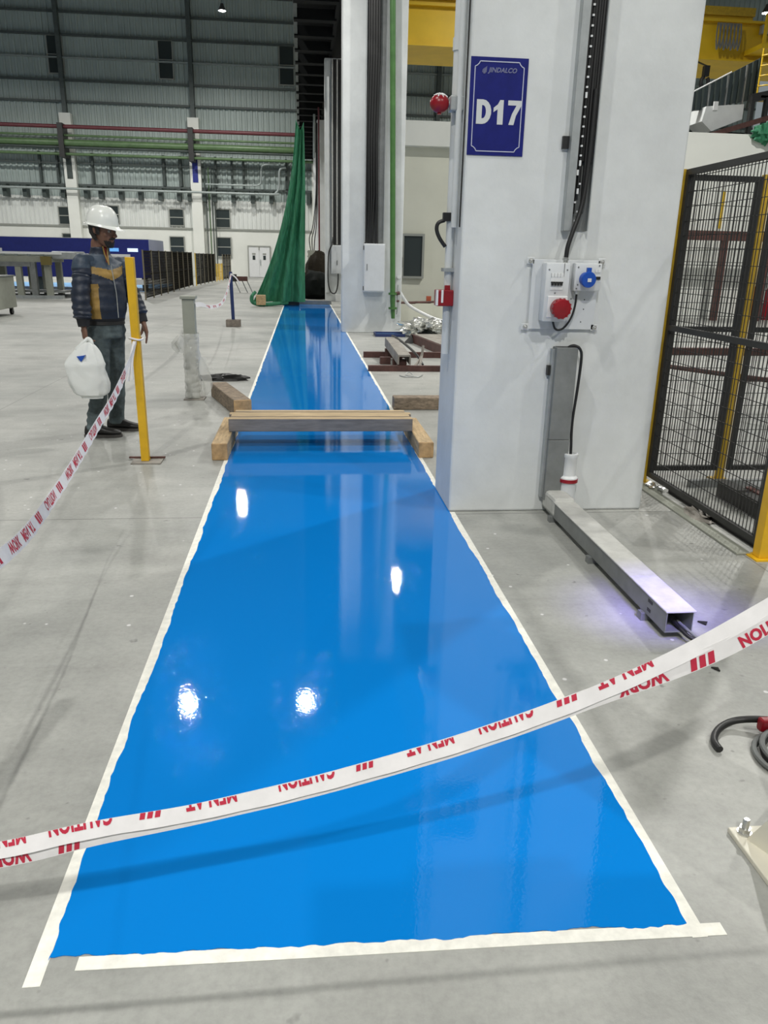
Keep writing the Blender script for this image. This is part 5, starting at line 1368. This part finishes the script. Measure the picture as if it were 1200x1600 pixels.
def jmat(c):
    p = c - CT; f = p.dot(TF); r = p.dot(TR); z = c.z; a = math.degrees(math.atan2(r, f))   # 0 = straight ahead, + = right side
    if z < .955: return 3
    if abs(a) < 7 and z > 1.375 and f > 0: return 4
    if z > 1.44: return 0
    zb = 1.335 - .10 * min(1, abs(r) / .17) * 0 
    if f > -.01:
        top = 1.352 - .030 * (1 - min(1, abs(r) / .15)); bot = 1.300 - .055 * (1 - min(1, abs(r) / .15))
        if bot < z < top: return 2
        if z >= top: return 1
        w0 = .070 + .018 * math.sin((z - .95) * 7)
        if 44 < a < 78 + (1.25 - z) * 30 and z < 1.22: return 2
    else:
        if z > 1.31: return 1
    return 0
mb.m = [jmat(sum((Vector(mb.v[i]) for i in f), Vector()) / len(f)) for f in mb.f]
jo = mb.build('jacket', [M['navy_cloth'], M['steel_cloth'], M['mustard'], M['rib_knit'], M['red_shirt']], wk, smooth=True)
# zip
zp = []
for i in range(15):
    z = .965 + i * .028; bulge = .146 if z < 1.15 else .146 - (z - 1.15) * .19
    zp.append(CT + UP * z + TF * (bulge + .018) + TR * (-.008))
MB().tube(zp, .0035, 6).build('zip', M['chrome'], jo, smooth=True)
MB().tube([CT + UP * 1.495 + TF * .080 + TR * .020, CT + UP * 1.44 + TF * .085 + TR * .012, CT + UP * 1.36 + TF * .112], [.006, .006, .004], 6).build('collar_edge', M['mustard'], jo, smooth=True)
MB().tube([CT + UP * 1.495 + TF * .080 - TR * .020, CT + UP * 1.44 + TF * .085 - TR * .014, CT + UP * 1.36 + TF * .112], [.006, .006, .004], 6).build('collar_edge', M['mustard'], jo, smooth=True)
def sleeve(sh, el, wr, r):
    inn = sh * .45 + (CT + UP * 1.37) * .55
    pts = spline([inn, sh + UP * .012, sh * .72 + el * .28, (sh + el) / 2, el, (el + wr) / 2, wr + (el - wr).normalized() * .055], 8)
    N = len(pts); n = 20; a = None; rings_ = []
    for i in range(N):
        t = i / (N - 1); tt = (pts[min(i + 1, N - 1)] - pts[max(i - 1, 0)]).normalized()
        if a is None: a = tt.cross(Vector((0, .3, 1))).normalized()
        a = (a - tt * a.dot(tt)).normalized(); b = tt.cross(a)
        base = r * (.80 + .22 * min(1, t / .25)) * (1 - .08 * t)
        if t > .94: base *= 1 - (t - .94) * 4
        rr = []
        for k in range(n):
            an = 2 * PI * k / n
            d = 1 + .06 * math.sin(i * 1.55 + 1.3 * math.sin(an + i * .2)) * min(1, max(0, t - .25) * 3) + .12 * noise.noise(Vector((math.cos(an) * 1.5, math.sin(an) * 1.5, i * .33 + sh.x * 9)))
            rr.append(pts[i] + (a * math.cos(an) + b * math.sin(an)) * base * d)
        rings_.append(rr)
    mb = MB(); mb.rings(rings_)
    mb.m = [1 if (sum(mb.v[q][2] for q in f) / len(f)) > 1.335 else 0 for f in mb.f]
    o = mb.build('sleeve', [M['navy_cloth'], M['steel_cloth']], wk, smooth=True)
    c0 = wr + (el - wr).normalized() * .065
    MB().tube([c0, (c0 + wr) / 2, wr - (el - wr).normalized() * .002], [r * .72, r * .66, r * .58], 16).build('cuff', M['rib_knit'], o, smooth=True)
sleeve(SH_R, EL_R, WR_R, .071); sleeve(SH_L, EL_L, WR_L, .066)
# trousers
tr_ = MB()
ell(tr_, CT, UP, [(.80, .150, .115, 0), (.86, .158, .122, 0), (.92, .150, .115, 0), (.955, .142, .108, 0)], TF, TR, 28)
for hp, kn, an in ((HP_R, KN_R, AN_R), (HP_L, KN_L, AN_L)):
    tr_.tube([hp + UP * .02, hp - UP * .08, (hp + kn) / 2, kn + UP * .02, (kn + an) / 2, an + UP * .03, an - UP * .035], [.098, .100, .088, .074, .070, .064, .066], 18)
vs, fs = remesh(tr_, .0085, 3)
out = []
for v in vs:
    nse = noise.noise(Vector((v.x * 7, v.y * 7, v.z * 24))) * .010 + noise.noise(Vector((v.x * 16 + v.z * 12, v.y * 16, v.z * 30))) * .004
    ax = CT; d = Vector((v.x - CT.x, v.y - CT.y, 0)); d = d.normalized() if d.length > 1e-5 else d
    out.append(v + d * nse)
mb = MB(); mb.add(out, fs); to = mb.build('trousers', M['denim'], wk, smooth=True)
ell_ = MB(); ell_.rings([[CT + UP * h + TF * (b * math.sin(2 * PI * k / 28)) + TR * (a * math.cos(2 * PI * k / 28)) for k in range(28)] for h, a, b in ((.905, .156, .121), (.908, .160, .125), (.935, .158, .123), (.938, .15, .115))])
ell_.build('belt', M['shoe'], wk, smooth=True)
# shoes
def shoe(an, d):
    d = Vector(d).normalized(); s_ = d.cross(UP)
    mb = MB(); rows = []
    for t, w, h, z0 in ((-.085, .018, .045, .02), (-.078, .030, .075, .018), (-.04, .038, .092, .018), (0, .040, .098, .018), (.05, .042, .085, .018), (.10, .047, .062, .018), (.15, .046, .048, .018), (.185, .036, .040, .018), (.203, .014, .028, .02)):
        c = Vector((an.x, an.y, 0)) + d * t
        rows.append([c + s_ * (w * math.cos(2 * PI * k / 16)) + UP * (z0 + h / 2 + h / 2 * math.sin(2 * PI * k / 16)) for k in range(16)])
    mb.rings(rows); o = mb.build('shoe', M['shoe'], wk, smooth=True)
    mb = MB(); pl_ = []
    for t, w in ((-.09, .02), (-.08, .034), (-.03, .041), (.04, .043), (.11, .050), (.165, .047), (.20, .030), (.212, .008)): pl_.append((t, w))
    P_ = [Vector((an.x, an.y, .001)) + d * t + s_ * w for t, w in pl_] + [Vector((an.x, an.y, .001)) + d * t - s_ * w for t, w in reversed(pl_)]
    mb.prism(P_, (0, 0, .022)); mb.build('sole', M['sole'], o)
    for k in range(3):
        c = Vector((an.x, an.y, .094 - k * .010)) + d * (.045 + k * .022)
        MB().tube([c - s_ * .022, c + UP * .004, c + s_ * .022], .004, 6).build('lace', M['sole'], o, smooth=True)
shoe(AN_R, (1, .02, 0)); shoe(AN_L, (1, -.12, 0))
# carrier bag
bg = thing('carrier_bag', 'white plastic carrier bag hanging from the hand of the worker', 'bag', (-1.70, 6.22, .42))
HG = WR_R + Vector((.04, -.07, -.105))
mb = MB(); rows = []; n = 36
for i in range(30):
    t = i / 29; z = HG.z - .005 - t * .43
    w_ = .018 + .135 * min(1, (t / .38)) ** .7 * (1 - .25 * max(0, t - .65) / .35) * (1 if t < .93 else .9); dp = .016 + .060 * min(1, t / .4) * (1 - .2 * t)
    if t > .96: w_ *= .75; dp *= .6
    cx_ = HG.x + (-.045 * math.sin(min(1, t * 1.6) * PI / 2)) + .06 * max(0, t - .35); row = []
    for k in range(n):
        a = 2 * PI * k / n
        g = 1 + .16 * noise.noise(Vector((math.cos(a) * 2.2, math.sin(a) * 2.2, t * 3.2))) + .07 * math.sin(a * 7 + t * 4) * (1 - t) + .05 * noise.noise(Vector((math.cos(a) * 6, math.sin(a) * 6, t * 9)))
        row.append((cx_ + w_ * g * math.cos(a), HG.y - .012 + dp * g * math.sin(a), z))
    rows.append(row)
mb.rings(rows); mb.build('bag_body', M['bag'], bg, smooth=True)
for s in (-1, 1):
    MB().tube(spline([HG + Vector((-.06 * s - .03, -.015, -.06)), HG + Vector((-.025 * s, -.005, .0)), HG + Vector((0, .012, .02)), HG + Vector((.01, .02, -.01))]), [.014] * 24 + [.012], 8).build('handle', M['bag'], bg, smooth=True)
MB().prism([(HG.x - .075, HG.y - .086, HG.z - .105), (HG.x - .035, HG.y - .084, HG.z - .100), (HG.x - .012, HG.y - .083, HG.z - .095), (HG.x - .030, HG.y - .084, HG.z - .125), (HG.x - .045, HG.y - .084, HG.z - .145)], (0, .03, 0)).build('blue_print', M['blue_plastic'], bg)
